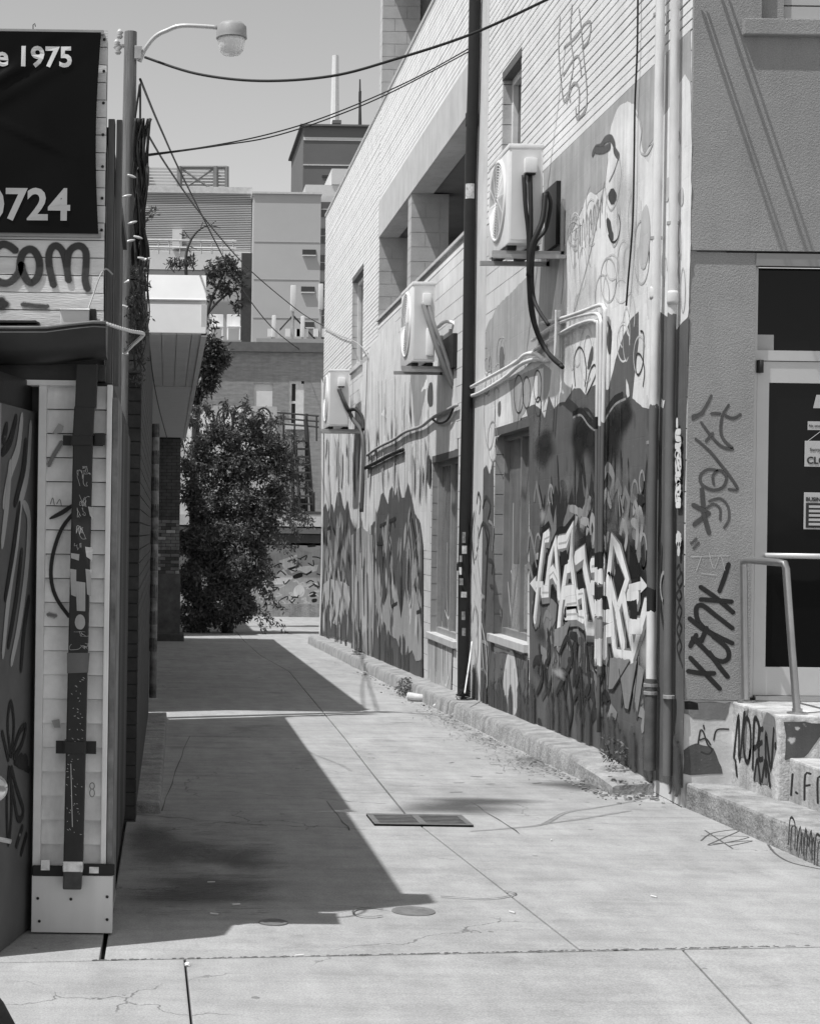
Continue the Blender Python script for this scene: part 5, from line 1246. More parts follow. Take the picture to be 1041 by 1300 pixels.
# ================================================================ graffiti and murals (flat paint on the walls)
AW = Paint('X', WX, .0018)
def fills(L, v, smooth=0, soft=0, jit=.004, label=None, pt=AW, par=None, nm='graffiti', alpha=1.0):
    for f in L:
        mb = MB(); pt.fill(mb, f, smooth, jit); pt.done(mb, v, par or bld, nm, soft, label, alpha=alpha)
def strokes(L, v, wd, smooth=5, soft=.25, taper=0, pt=AW, par=None, nm='graffiti', label=None, jit=0):
    mb = MB()
    for s_ in L: pt.stroke(mb, s_, wd, smooth, taper, jit)
    o = pt.done(mb, v, par or bld, nm, soft, label)
    if o and len(L) > 1: o['kind'] = 'stuff'
def blobs(L, v, soft=.9, pt=AW, par=None, alpha=1.0):
    for x, y, a, b in L:
        mb = MB(); pt.blob(mb, x, y, a, b); pt.done(mb, v, par or bld, 'spray_cloud', soft, alpha=alpha)
def ell(cx, cy, rx, ry, a0=0, a1=6.6, n=12): return [(cx+rx*math.cos(a0+(a1-a0)*i/n), cy+ry*math.sin(a0+(a1-a0)*i/n)) for i in range(n+1)]

# grey band below the brickwork, then the white mural ground
fills([[(690, 216), (760, 146), (829, 77), (877, 30), (877, 130), (835, 165), (818, 195), (800, 140), (780, 170), (770, 235), (740, 262), (708, 330), (692, 330)]], .42, 0)
fills([[(690, 490), (697, 425), (706, 336), (714, 312), (735, 300), (741, 262), (748, 245), (757, 246), (765, 262), (771, 210), (775, 165), (783, 140), (793, 130), (804, 131), (811, 148), (816, 188), (824, 206), (835, 165), (850, 135), (877, 108), (874, 400), (860, 450), (840, 540), (815, 530), (760, 520), (720, 520), (700, 520)]], .78, 3)
fills([[(597, 402), (606, 388), (613, 380), (613, 425), (616, 470), (628, 478), (646, 470), (652, 540), (630, 555), (622, 604), (617, 590), (611, 612), (604, 584), (597, 586)]], .74, 0)
fills([[(613, 425), (632, 388), (668, 352), (678, 330), (692, 324), (712, 320), (706, 360), (698, 420), (694, 445), (672, 463), (655, 455), (640, 468), (628, 477), (616, 470)]], .4, 0)
fills([[(646, 484), (672, 470), (690, 462), (700, 470), (697, 498), (688, 520), (668, 520), (653, 545)]], .38, 0)
fills([[(631, 551), (644, 481), (652, 540)], [(672, 515), (681, 470), (690, 466), (690, 528)], [(697, 505), (701, 468), (705, 517)], [(710, 512), (716, 470), (722, 500)]], .78, 0)
# left half: pale ground with drips
fills([[(408, 480), (440, 560), (470, 440), (500, 400), (520, 470), (545, 465), (578, 440), (581, 570), (548, 585), (546, 700), (470, 690), (408, 680)]], .72, 0)
strokes([[(x, y), (x+random.uniform(-.6, .6), y+h)] for x, y, h in [(random.uniform(414, 545), random.uniform(470, 580), random.uniform(30, 110)) for k in range(46)]], .5, .12, 0, .9, .6)
strokes([[(x, y), (x, y+h)] for x, y, h in [(random.uniform(414, 545), random.uniform(480, 600), random.uniform(20, 70)) for k in range(30)]], .24, .05, 0, .9, .8)
fills([[(522, 475), (541, 473), (540, 500), (534, 530), (530, 560), (526, 535), (524, 505)]], .34, 3)
fills([[(544, 490), (549, 486), (550, 512), (546, 516), (543, 508)]], .1, 3)
fills([[(535, 497), (543, 478), (544, 492)], [(483, 526), (489, 518), (492, 531)], [(530, 600), (534, 590), (533, 606)]], .85, 0)
# mid grey lower field of the near half, wavy upper edge
DK = .125
fills([[(668, 518), (679, 513), (687, 519), (692, 531), (697, 502), (704, 519), (711, 511), (718, 510), (724, 500), (729, 493), (737, 493), (744, 501), (750, 491), (758, 488), (765, 492), (773, 494), (782, 456), (792, 426), (801, 405), (811, 395), (811, 435), (806, 477), (803, 505), (816, 516), (826, 519), (834, 512), (839, 396), (849, 402), (856, 425), (863, 413), (875, 400), (869, 640), (868, 1000), (760, 972), (673, 930), (672.3, 700), (672.3, 540)]], DK, 0, jit=.002)
fills([[(597, 586), (604, 583), (609, 600), (611, 608), (614, 596), (618, 590), (622, 602), (627, 583), (627, 830), (626, 905), (598, 896)]], DK, 0)
fills([[(677, 545), (681, 530), (690, 535), (697, 540), (697, 580), (690, 600), (680, 590)]], .2, 3, alpha=.7, soft=.0)
blobs([(691, 575, .55, .16), (692, 560, .4, .14)], .03, .95)
# sprayed bird shadows
blobs([(738, 545, .45, .2), (750, 556, .4, .22), (785, 535, .42, .2), (776, 560, .4, .26), (762, 585, .35, .3), (736, 570, .3, .25), (795, 525, .25, .16)], .02, .95)
strokes([[(728, 527), (738, 522), (748, 533), (756, 541), (764, 537), (771, 522), (780, 508), (791, 502)]], .02, .07, 6, .4)
strokes([[(728, 530), (738, 527), (748, 540), (757, 546), (765, 541), (772, 527), (782, 513), (795, 506)]], .3, .025, 6, .5)
strokes([[(742, 519), (748, 521), (754, 530)]], .03, .03)
# faint overlapping old outlines all over the pale ground
for v in (.62, .5, .68):
    strokes([ell(random.uniform(716, 828), random.uniform(250, 470), random.uniform(4, 9), random.uniform(14, 36), random.uniform(0, 3), random.uniform(4, 7)) for k in range(9)], v, .022, 5, .6)
strokes([ell(random.uniform(845, 872), random.uniform(180, 380), random.uniform(2, 4), random.uniform(14, 30), random.uniform(0, 3), random.uniform(4, 7)) for k in range(7)], .5, .018, 5, .6)
strokes([ell(random.uniform(605, 640), random.uniform(400, 540), random.uniform(3, 6), random.uniform(12, 30), random.uniform(0, 3), random.uniform(4, 7)) for k in range(8)], .5, .022, 5, .6)
blobs([(740, 380, .6, .4), (800, 330, .5, .5), (720, 450, .5, .3), (790, 250, .5, .4)], .6, .98, alpha=.5)
# swoops and loops on the white ground
strokes([[(772, 200), (769, 230), (771, 256), (777, 266), (785, 250), (789, 220), (787, 202)], [(771, 270), (775, 300), (781, 312), (788, 290), (787, 262)], ell(773, 355, 10, 28), ell(815, 320, 10, 40), [(806, 140), (815, 160), (813, 190), (822, 195), (830, 180)], ell(700, 520, 0.1, .1)], .5, .02, 5, .5)
strokes([[(753, 195), (757, 188), (763, 186), (769, 177), (776, 175), (780, 182), (781, 190), (786, 198)], [(757, 190), (766, 190), (775, 185)]], .1, .07, 5, .4)
strokes([[(786, 198), (781, 215), (774, 230)]], .2, .015)
fills([[(773, 247), (778, 238), (783, 245), (783, 254), (778, 259), (774, 254)], [(770.5, 279), (774, 278), (778, 292), (779, 305), (774, 300)]], .06, 3)
strokes([[(773, 298), (778, 307), (785, 302), (788, 285), (786, 272)]], .03, .018)
for k in range(8):
    x = 730+k*4.6; strokes([[(x, 335-k*7+random.uniform(-4, 4)), (x+.5, 300-k*6), (x+2.4, 290-k*6), (x+2.6, 318-k*7)]], .36, .02, 4, .5)
strokes([[(714, 302), (716, 340), (713, 385)], [(711, 300), (716, 298), (717, 312), (713, 312)], [(768, 230), (750, 320), (727, 405)]], .3, .014)
fills([[(816, 270), (823, 262), (826, 300), (820, 340), (812, 330)], [(846, 230), (851, 225), (850, 250), (846, 255)], [(862, 245), (868, 238), (868, 258), (863, 260)]], .52, 3)
# ghost outlines right of the drainpipe and over the near window
strokes([ell(608, 440, 7, 45), ell(622, 520, 7, 50), ell(618, 470, 6, 30), ell(636, 450, 5, 22), ell(626, 560, 6, 25)], .42, .022, 5, .5)
strokes([ell(604, 528, 3, 26), ell(659, 500, 6, 24), ell(669, 498, 5, 20), ell(683, 490, 5, 20), ell(684, 516, 4, 12)], .07, .016, 5, .3)
fills([[(602, 505), (605, 512), (605, 535), (603, 540), (601, 520)], [(633, 513), (636, 510), (636, 525), (633, 528)], [(600, 440), (603, 432), (604, 450), (601, 466)], [(635, 445), (639, 440), (639, 465), (635, 472)]], .16, 3)
strokes([[(731, 490), (729, 460), (733, 444), (738, 441), (743, 452), (745, 474), (743, 490)], [(744, 498), (750, 470), (756, 463), (757, 475), (750, 492), (746, 500)], [(726, 498), (727, 488)], [(772, 408), (776, 425), (775, 448), (772, 440), (771, 420)], [(814, 420), (818, 425), (817, 460), (812, 475), (808, 470), (809, 450), (815, 452), (819, 470), (817, 490)]], .05, .018, 5, .3)
fills([[(748, 455), (752, 440), (754, 445), (752, 460), (747, 468)], [(773, 412), (777, 420), (776, 446), (772, 442)]], .1, 3)
fills([[(796, 480), (799, 490), (800, 502), (798, 505), (796, 498)], [(841, 505), (845, 508), (843, 518), (840, 516)]], .75, 0)
# faint tag on the upper bricks
BP = Paint('X', WX-.006, .0015)
strokes([[(711, 20), (709, 60), (713, 110), (716, 128), (721, 118)], [(726, 5), (724, 45), (728, 80), (722, 115), (724, 128)], [(716, 60), (732, 45), (742, 30), (750, 28), (747, 50), (739, 60)], [(719, 130), (727, 106), (735, 112), (734, 150)], [(735, 10), (741, 70), (745, 130), (733, 150), (731, 135)], [(715, 95), (733, 70), (738, 95)]], .32, .03, 5, .5, pt=BP)

# near piece: black ground, white block letters
fills([[(684, 612), (690, 640), (694, 662), (702, 640), (706, 615), (712, 640), (716, 610), (722, 640), (727, 620), (731, 650), (738, 590), (742, 630), (748, 640), (752, 600), (756, 660), (770, 650), (776, 620), (782, 660), (792, 680), (806, 700), (818, 690), (824, 760), (820, 790), (812, 830), (800, 840), (770, 800), (755, 800), (735, 790), (712, 800), (698, 770), (680, 770), (676, 720), (690, 690)]], .035, 0, jit=.006)
blobs([(700, 720, .8, .3), (750, 740, .6, .35), (800, 740, .5, .35)], .015, .6)
strokes([[(x, y), (x+random.uniform(-1, 2), y-h*.5), (x+random.uniform(-2, 3), y-h)] for x, y, h in [(random.uniform(682, 822), random.uniform(650, 700), random.uniform(30, 90)) for k in range(26)]], .03, .05, 4, .2, .9)
strokes([ell(807, 628, 4, 18, 0, 9), ell(816, 612, 3, 14, 0, 8), ell(818, 700, 4, 22, 0, 9), ell(700, 628, 3, 12, 0, 8), ell(684, 700, 4, 22, 0, 8), [(696, 640), (699, 615), (702, 640)], [(788, 655), (786, 620), (792, 650)]], .33, .03, 5, .3)
blobs([(742, 660, .25, .12), (795, 665, .2, .1), (690, 655, .2, .1)], .34, .9)
fills([[(686, 690), (698, 640), (703, 665), (707, 640), (707, 690), (694, 720)], [(716, 665), (722, 640), (730, 640), (733, 670), (728, 690), (716, 690)], [(752, 690), (756, 660), (762, 670), (770, 690), (768, 716), (754, 716)], [(690, 790), (700, 760), (710, 770), (706, 790), (694, 815)], [(716, 770), (735, 768), (738, 792), (714, 795)]], .22, 0)
def wild(x0, x1, y0, y1, n, vals, wd):
    for v in vals:
        L = []
        for k in range(n):
            x, y = random.uniform(x0, x1), random.uniform(y0, y1); a = random.choice((-1, 1)); w_ = random.uniform(3, 9); h_ = random.uniform(14, 40)
            L.append(random.choice(([(x, y), (x+w_*a, y-h_), (x+w_*a*1.5, y-h_*.3)], [(x, y), (x+w_*.5, y-h_*.6), (x-w_*.4, y-h_), (x-w_, y-h_*.5)], [(x, y), (x+w_, y+h_*.2), (x+w_*.8, y+h_)])))
        strokes(L, v, wd*random.uniform(.7, 1.3), random.choice((0, 3)), .15, .5)
wild(680, 820, 610, 720, 9, (.3, .05, .22, .03, .4), .07)
wild(680, 822, 800, 930, 10, (.2, .05, .28, .035, .07), .08)
wild(676, 700, 700, 900, 5, (.05, .25), .07)
wild(602, 624, 640, 880, 5, (.06, .3), .05)
LET = [[(680, 787), (686, 730), (692, 683), (698, 680)], [(694, 752), (699, 712), (706, 686), (711, 757)], [(689, 751), (697, 751), (698, 730), (703, 725), (708, 735)], [(709, 816), (713, 770), (720, 722), (725, 718)], [(710, 689), (720, 687), (728, 668), (726, 708), (735, 781), (742, 783)], [(716, 753), (731, 751)], [(719, 779), (720, 766), (733, 764), (735, 778), (719, 779)],
       [(732, 709), (743, 701), (743, 717), (756, 781)], [(735, 753), (741, 752), (744, 782)], [(745, 786), (747, 798), (755, 799), (757, 781)], [(752, 718), (768, 715)], [(752, 746), (772, 749)], [(759, 778), (776, 782)],
       [(774, 733), (779, 684), (787, 700), (798, 735), (785, 775), (774, 733)], [(773, 736), (781, 817), (784, 834), (804, 837)], [(785, 776), (793, 820)], [(793, 758), (806, 828), (822, 767)], [(801, 795), (816, 795)], [(799, 758), (811, 757)], [(769, 832), (770, 802), (779, 799), (781, 815)], [(760, 800), (758, 840)], [(764, 720), (766, 745)]]
strokes(LET, .018, .27, 0, .1)
strokes([[(x+1, y+3) for x, y in s_] for s_ in LET], .24, .19, 0, .1)
strokes(LET, .86, .12, 0, .1)
strokes([[(x+.8, y+1.5) for x, y in s_] for s_ in LET[:12:2]], .5, .018, 0, 0)
fills([[(674, 741), (682, 731), (682, 738), (691, 738), (691, 746), (682, 746), (682, 753)], [(800, 742), (815, 738), (815, 732), (824, 744), (815, 753), (815, 749), (800, 752)]], .8, 0, jit=0)
fills([[(781, 735), (787, 715), (794, 735), (786, 757)], [(734, 729), (740, 728), (746, 747), (735, 749)], [(712, 700), (721, 698), (723, 716), (714, 720)], [(797, 764), (810, 761), (811, 786), (801, 785)], [(763, 756), (772, 756), (776, 774), (765, 774)]], .02, 0)
# overspray and drips round the piece
blobs([(random.uniform(684, 820), random.uniform(600, 700), random.uniform(.12, .35), random.uniform(.06, .16)) for k in range(14)], .3, .98, alpha=.35)
blobs([(random.uniform(684, 820), random.uniform(780, 900), random.uniform(.15, .4), random.uniform(.06, .18)) for k in range(12)], .04, .98, alpha=.45)
strokes([[(x, y), (x, y+random.uniform(12, 50))] for x, y in [(random.uniform(684, 822), random.uniform(760, 850)) for k in range(26)]], .5, .009, 0, .5, .4)
strokes([[(x, y), (x, y+random.uniform(14, 60))] for x, y in [(random.uniform(676, 866), random.uniform(500, 600)) for k in range(26)]], .06, .012, 0, .6, .4)
strokes([[(x, y), (x, y+random.uniform(14, 60))] for x, y in [(random.uniform(700, 866), random.uniform(240, 400)) for k in range(24)]], .45, .014, 0, .8, .4)
# lower fragments and shadow letters under the piece
fills([[(776, 836), (802, 838), (780, 876), (774, 874)], [(788, 850), (811, 838), (799, 902), (795, 900)], [(806, 880), (812, 845), (820, 850), (812, 905)], [(706, 800), (726, 790), (716, 820), (705, 822)]], .26, 0)
strokes([[(776, 836), (774, 876), (780, 876), (802, 840)], [(788, 850), (795, 900), (800, 902), (811, 840)], [(806, 900), (812, 845)]], .03, .018, 0, 0)
strokes([[(697, 800), (700, 830), (693, 850), (697, 880), (702, 860)], [(712, 830), (722, 810), (728, 835), (718, 860), (714, 875)], [(734, 810), (732, 870), (738, 850), (741, 890)], [(746, 820), (750, 870), (744, 880)], [(753, 840), (768, 850), (760, 875), (772, 890)], [(686, 820), (690, 860), (683, 880)], [(708, 880), (716, 870), (712, 930)], [(730, 890), (737, 880), (738, 930)], [(722, 850), (728, 900), (722, 930)], [(748, 890), (747, 940)]], .035, .075, 5, .25, .5)
blobs([(712, 855, .3, .06), (826, 830, .3, .2)], .36, .8)
strokes([[(839, 560), (840, 640), (838, 700)], [(842, 690), (840, 760), (845, 800)]], .04, .04, 4, .4, .8)
strokes([ell(845, 745, 4, 18, 0, 8)], .34, .03, 5, .3)
# wild white scrawl between drainpipe and near window
strokes([[(605, 648), (602, 680), (604, 708), (608, 690), (608, 668), (607, 700), (610, 735), (614, 760)], [(602, 726), (606, 750), (613, 775)], [(603, 762), (607, 790), (608, 820), (606, 842)], [(612, 800), (614, 830), (618, 872), (620, 860), (618, 820), (613, 792)]], .6, .04, 6, .3, .3)
strokes([[(616, 668), (620, 690), (618, 740), (616, 790)], [(603, 650), (600, 680), (603, 715)]], .04, .05, 5, .4, .5)
# panels under the windows
fills([[(626, 828), (672, 833), (670, 928), (625, 903)]], .14, 0)
strokes([[(x, y), (x+random.uniform(-1, 1), y+random.uniform(4, 14)), (x+random.uniform(-2, 2), y+random.uniform(10, 24))] for x, y in [(random.uniform(627, 671), random.uniform(830, 890)) for k in range(60)]], .05, .022, 4, .2)
fills([[(640, 900), (641, 860), (646, 832), (652, 826), (656, 840), (660, 872), (659, 900), (650, 910)]], .6, 3)
strokes([[(644, 850), (645, 895)], [(650, 838), (649, 900)], [(655, 850), (656, 898)]], .25, .03, 3, .4)
fills([[(544, 808), (576, 812), (574, 878), (544, 868)]], .5, 0)
strokes([[(x, 812), (x-.3, 812+random.uniform(30, 62))] for x in [random.uniform(545, 574) for k in range(22)]], .2, .03, 0, .5)
strokes([[(568, 818), (567, 870), (572, 850), (571, 820)]], .8, .03)

# far pieces: grey flames and overlapping brush strokes
fills([[(409, 655), (411, 648), (414, 638), (417, 650), (420, 638), (423, 641), (425, 652), (429, 626), (433, 624), (436, 640), (439, 648), (442, 634), (445, 655), (450, 668), (449, 815), (406, 805)]], .11, 0)
fills([[(472, 668), (478, 660), (483, 640), (485, 628), (488, 625), (492, 636), (494, 640), (496, 622), (499, 617), (503, 630), (505, 622), (507, 612), (511, 632), (515, 632), (519, 612), (524, 634), (528, 652), (534, 660), (538, 690), (538, 862), (472, 838)]], .11, 0)
fills([[(447, 680), (459, 668), (474, 680), (474, 850), (448, 832)]], .36, 0)
def spindles(L, v):
    mb = MB()
    for x, y, h, w_ in L:
        k = random.uniform(-2, 2); AW.fill(mb, [(x+k, y-h/2), (x+w_*.45, y-h*.1), (x+w_*.4-k*.4, y+h*.2), (x-k, y+h/2), (x-w_*.5, y+h*.1), (x-w_*.35, y-h*.2)], 2)
    o = AW.done(mb, v, bld); o['kind'] = 'stuff'
def rx(): return random.choice((random.uniform(410, 446), random.uniform(476, 536)))
for v, n_, w_ in ((.3, 26, 3.5), (.05, 26, 2.2), (.42, 24, 3.2), (.14, 22, 3.2), (.5, 16, 2.4), (.03, 22, 1.4), (.36, 14, 3.5)):
    spindles([(rx(), random.uniform(680, 790), random.uniform(22, 64), w_*random.uniform(.6, 1.3)) for k in range(n_)], v)
spindles([(random.uniform(449, 473), random.uniform(690, 800), random.uniform(50, 110), random.uniform(2, 4)) for k in range(9)], .55)
spindles([(random.uniform(449, 473), random.uniform(690, 800), random.uniform(30, 80), random.uniform(1, 2.2)) for k in range(9)], .1)
spindles([(random.uniform(412, 545), random.uniform(560, 640), random.uniform(20, 70), random.uniform(1, 2.5)) for k in range(26)], .5)
spindles([(random.uniform(412, 545), random.uniform(520, 620), random.uniform(14, 44), random.uniform(.6, 1.4)) for k in range(16)], .15)
fills([[(409, 776), (413, 750), (416, 782), (419, 760), (421, 774), (424, 747), (428, 779), (424, 791), (431, 795), (434, 800), (436, 776), (438, 757), (441, 778), (443, 782), (446, 760), (445, 745), (440, 740), (420, 735), (412, 742)]], .52, 0)
fills([[(478, 768), (482, 748), (489, 770), (495, 750), (500, 780), (505, 743), (511, 785), (516, 748), (522, 790), (528, 745), (534, 770), (537, 800), (537, 838), (530, 840), (525, 826), (519, 832), (512, 832), (505, 812), (497, 806), (489, 790)]], .38, 0)
spindles([(rx(), random.uniform(735, 820), random.uniform(16, 44), random.uniform(1.2, 2.6)) for k in range(20)], .12)
spindles([(rx(), random.uniform(720, 800), random.uniform(14, 40), random.uniform(1, 2)) for k in range(18)], .6)
spindles([(rx(), random.uniform(650, 720), random.uniform(16, 40), random.uniform(1.4, 3)) for k in range(22)], .33)
spindles([(rx(), random.uniform(650, 720), random.uniform(12, 34), random.uniform(.8, 1.6)) for k in range(20)], .04)
strokes([[(484, 668), (492, 664)], [(496, 662), (504, 658)], [(480, 690), (488, 690)], [(499, 770), (506, 766)], [(531, 778), (536, 776)]], .04, .06, 3, .3)
strokes([[(521, 690), (518, 740), (522, 770), (527, 730), (525, 690), (522, 665)], [(530, 660), (534, 700), (531, 760)]], .5, .07, 5, .2, .5)
strokes([[(525, 660), (530, 690), (533, 730)], [(417, 672), (421, 670), (420, 684)], [(424, 670), (427, 678)]], .03, .08, 4, .2)
strokes([[(x, y), (x+random.uniform(-1, 1), y+70), (x+random.uniform(-3, 3), y+140)] for x, y in ((450, 690), (455, 675), (461, 668), (466, 700), (470, 685), (475, 705), (452, 720))], .55, .18, 4, .3, .8)
strokes([[(x, y), (x+1, y+60)] for x, y in ((458, 640), (460, 660), (463, 720), (456, 740), (468, 730))], .05, .16, 0, .5, .8)
strokes([[(411, 540), (410, 700), (407, 800)]], .8, .35, 3, .1)
strokes([[(418, 560), (418, 600)], [(430, 560), (431, 640)], [(444, 545), (443, 610)], [(452, 560), (450, 620)]], .35, .25, 0, .9, .6)
fills([[(544, 584), (548, 580), (548, 612), (545, 612)]], .1, 3)
# dirt soaked foot of the wall
for (x0_, y0_, x1_, y1_) in ((406, 806, 540, 862), (598, 890, 676, 926), (676, 915, 868, 990)):
    L = []
    for k in range(26):
        t = random.random(); x = x0_+(x1_-x0_)*t; y = y0_+(y1_-y0_)*t; L.append([(x, y+6), (x, y-random.uniform(14, 40))])
    strokes(L, .085, .3, 0, .98, .3)
# narrow corner strip: white letters, little skull, black script
strokes([[(864, 533), (864, 541)], [(868, 548), (863, 549), (863, 556), (868, 558), (867, 566), (862, 566)], [(862, 578), (866, 570), (868, 580), (863, 577)], [(863, 598), (863, 584), (868, 596), (868, 583)], [(868, 602), (863, 603), (863, 610), (867, 610), (863, 618), (868, 618)], [(863, 636), (863, 622), (868, 624), (864, 630), (868, 636)], [(863, 641), (868, 641)]], .8, .045, 3, .2)
fills([ell(866, 685, 3.5, 11, 0, 5.8, 9), [(864.5, 695), (867.5, 695), (867, 705), (865, 705)]], .75, 3)
strokes([[(864.5, 690), (865, 692)], [(867, 690), (867.4, 692)]], .03, .03)
strokes([[(864, 722), (867, 718), (868, 730), (864, 738), (867, 748), (863, 756), (867, 766), (864, 780), (867, 788), (864, 800), (867, 812), (864, 822), (868, 838)]], .03, .028, 5, .2)

# glass panes of the alley windows: sprayed vine marks and a painted reflection
for wobj, x, y0_, y1_ in ((w1, 652, 640, 800), (w2, 568, 690, 800)):
    GP_ = Paint('X', WX+(.134 if wobj is w1 else .119), .001)
    strokes([[(x, y0_), (x-1, (y0_+y1_)/2), (x+1, y1_)]], .55, .05, 4, .8, pt=GP_, par=wobj)
    strokes([[(x-7, y0_+100), (x-1, y0_+155), (x+5, y0_+95)], [(x-3, y0_+85), (x+1, y0_+95), (x+5, y0_+83)]], .6, .06, 4, .8, .6, pt=GP_, par=wobj)
fills([[(650, 716), (680, 716), (680, 800), (648, 800)]], .42, 0, pt=Paint('X', WX+.134, .0022), par=w1, alpha=.7)  # pale patch painting the bright reflection on the near window's lower pane

# stucco pier tags
ST = Paint('Y', FY-.012, .002)
strokes([[(889, 745), (910, 760), (931, 778)], [(889, 761), (929, 764)], [(925, 716), (919, 735), (913, 751)], [(930, 798), (908, 781), (892, 769), (884, 772), (886, 788), (900, 802), (930, 817)], [(875, 785), (890, 797), (908, 808)], [(897, 797), (890, 815)], [(877, 816), (890, 812)], [(876, 821), (884, 806)], [(879, 810), (892, 822), (906, 836), (918, 840), (925, 834), (922, 822), (905, 808)], [(900, 828), (912, 845), (924, 860)], [(876, 835), (895, 855), (914, 875)], [(873, 852), (890, 855), (907, 855)]], .025, .036, 5, .3, .1, pt=ST)
strokes([[(879, 528), (890, 524), (898, 512), (903, 502)], [(879, 532), (893, 524)], [(925, 514), (917, 528), (915, 548), (920, 560), (930, 570), (915, 566), (900, 550), (890, 536)], [(903, 525), (914, 525)], [(940, 526), (930, 531), (918, 526)], [(883, 557), (900, 572), (915, 590), (928, 607), (936, 621), (925, 621)], [(910, 597), (898, 596), (889, 604), (891, 615), (905, 622), (918, 618), (922, 605), (913, 597), (905, 604), (906, 615)], [(896, 560), (905, 550)]], .09, .026, 5, .5, .2, pt=ST)
strokes([[(891, 621), (893, 648)], [(880, 641), (900, 652)], [(881, 666), (899, 652)], [(893, 652), (900, 677)]], .08, .04, 3, .5, .2, pt=ST)
strokes([[(900, 636), (914, 633), (924, 643), (925, 660), (919, 670)], [(897, 645), (906, 640), (914, 646), (914, 660)], [(877, 690), (884, 684)], [(880, 696), (887, 689)]], .1, .022, 5, .6, pt=ST)
strokes([[(877, 707), (925, 705)], [(890, 707), (884, 724)], [(900, 702), (906, 722), (914, 705), (920, 724)], [(890, 728), (910, 730)]], .55, .006, 4, .5, pt=ST)
# painted base block and stoop
BS = Paint('Y', FY-.006, .002)
fills([[(867, 892), (928, 892), (921, 914), (880, 914), (867, 906)]], .2, 0, pt=BS)
fills([[(868, 952), (884, 943), (906, 950), (912, 966), (917, 981), (868, 984)]], .1, 0, pt=BS)
fills([[(870, 892), (886, 892), (886, 902), (870, 902)]], .01, 0, pt=BS)
strokes([[(886, 945), (889, 928), (893, 930), (898, 945), (904, 952), (899, 958), (890, 955)], [(893, 921), (894, 926)], [(888, 940), (896, 938), (902, 946)], [(906, 940), (910, 927), (925, 926)]], .05, .012, 4, .3, pt=BS)
SS = Paint('X', SX, .003)
fills([[(938, 962), (944, 905), (951, 900), (946, 960)], [(974, 905), (984, 912), (986, 950), (975, 998), (958, 992), (960, 950)]], .2, 0, pt=SS, par=stoop)
strokes([[(932, 962), (938, 908), (939, 966), (946, 905)], ell(949, 940, 4.5, 28, .5, 7.2), [(956, 976), (958, 915), (964, 922), (962, 946), (957, 950)], [(969, 926), (965, 930), (964, 962), (969, 964)], [(964, 945), (968, 943)], [(973, 986), (973, 930), (979, 976), (983, 926)], [(985, 945), (985, 950)], [(934, 966), (936, 985)], [(958, 990), (962, 965), (966, 995)], [(968, 992), (973, 965), (978, 998)]], .02, .042, 5, .45, pt=SS, par=stoop, jit=.15)
SF = Paint('Y', sy, .003)
fills([[(996, 918), (1041, 919), (1080, 919), (1041, 935), (1021, 962), (996, 966)]], .09, 0, pt=SF, par=stoop)
blobs([(1005, 940, .03, .025), (1012, 925, .02, .015)], .5, .6, pt=SF, par=stoop)
S2 = Paint('Y', 9.62, .003)
strokes([[(1006, 983), (1004, 1010)], [(1010, 1006), (1012, 1008)], [(1021, 1016), (1022, 984), (1029, 983)], [(1022, 998), (1028, 997)], [(1038, 1020), (1038, 988), (1046, 990)]], .04, .015, 3, .3, pt=S2, par=stoop)
RWp = Paint('X', 3.315, .012)
rwt = MB()
for s_ in ([(1004, 1072), (1006, 1040), (1012, 1046), (1012, 1078)], [(1014, 1080), (1019, 1050), (1021, 1084)], [(1023, 1086), (1026, 1052), (1029, 1075), (1033, 1055), (1034, 1092)], [(1037, 1095), (1039, 1062), (1044, 1062)]): RWp.stroke(rwt, s_, .018, 4)
RWp.done(rwt, .03, rw, soft=.3, joints=False); rw.children[-1]['kind'] = 'stuff'

# siding marks on the shop, mural on the angled panel
SD = Paint('Y', LY-.003, .002)
strokes([[(93, 652), (78, 672), (67, 705), (65, 735), (72, 760), (88, 783)]], .03, .018, 5, .3, pt=SD, par=shop)
strokes([[(64, 658), (80, 650), (94, 640)]], .03, .022, 4, .3, .9, pt=SD, par=shop)
strokes([[(62, 780), (70, 782)], [(62, 590), (70, 575), (78, 562)]], .2, .03, 4, .9, pt=SD, par=shop)
fills([[(67, 549), (74, 537), (81, 541), (78, 549), (70, 551)], [(65, 915), (76, 913), (77, 924), (69, 924)]], .42, 0, pt=SD, par=shop, jit=.001)
strokes([[(64, 640), (67, 632), (69, 641)], [(72, 640), (76, 634), (78, 642)], ell(117, 1007, 3, 5), ell(117, 998, 3, 4)], .12, .003, 4, .3, pt=SD, par=shop)
MP = Paint('V', (BA, BB), .003)
strokes([[(27, 530), (22, 570), (12, 600), (4, 640)], [(38, 540), (34, 600), (25, 640), (20, 690), (10, 760), (3, 830)], [(12, 590), (8, 640), (2, 690)], [(30, 640), (36, 660), (33, 720), (24, 790), (14, 840)]], .34, .07, 5, .3, .4, pt=MP, par=shop)
strokes([[(20, 530), (12, 560), (2, 575)], [(32, 560), (28, 600), (18, 640)], [(24, 640), (16, 700), (6, 760)], [(27, 700), (20, 760), (10, 820)], [(36, 760), (30, 800), (26, 850)], [(8, 540), (3, 560)]], .015, .05, 5, .2, .4, pt=MP, par=shop)
strokes([[(13, 960), (9, 920), (13, 892), (17, 920), (14, 960)], [(16, 955), (24, 930), (32, 922), (27, 945), (17, 962)], [(14, 975), (20, 1000), (29, 1030), (22, 1040), (15, 1000)], [(11, 975), (8, 1020), (10, 1072), (14, 1030), (13, 980)], [(18, 968), (36, 978)], [(28, 1050), (20, 1075)], [(33, 1060), (26, 1085)], [(10, 965), (2, 930)]], .012, .03, 5, .25, pt=MP, par=shop)
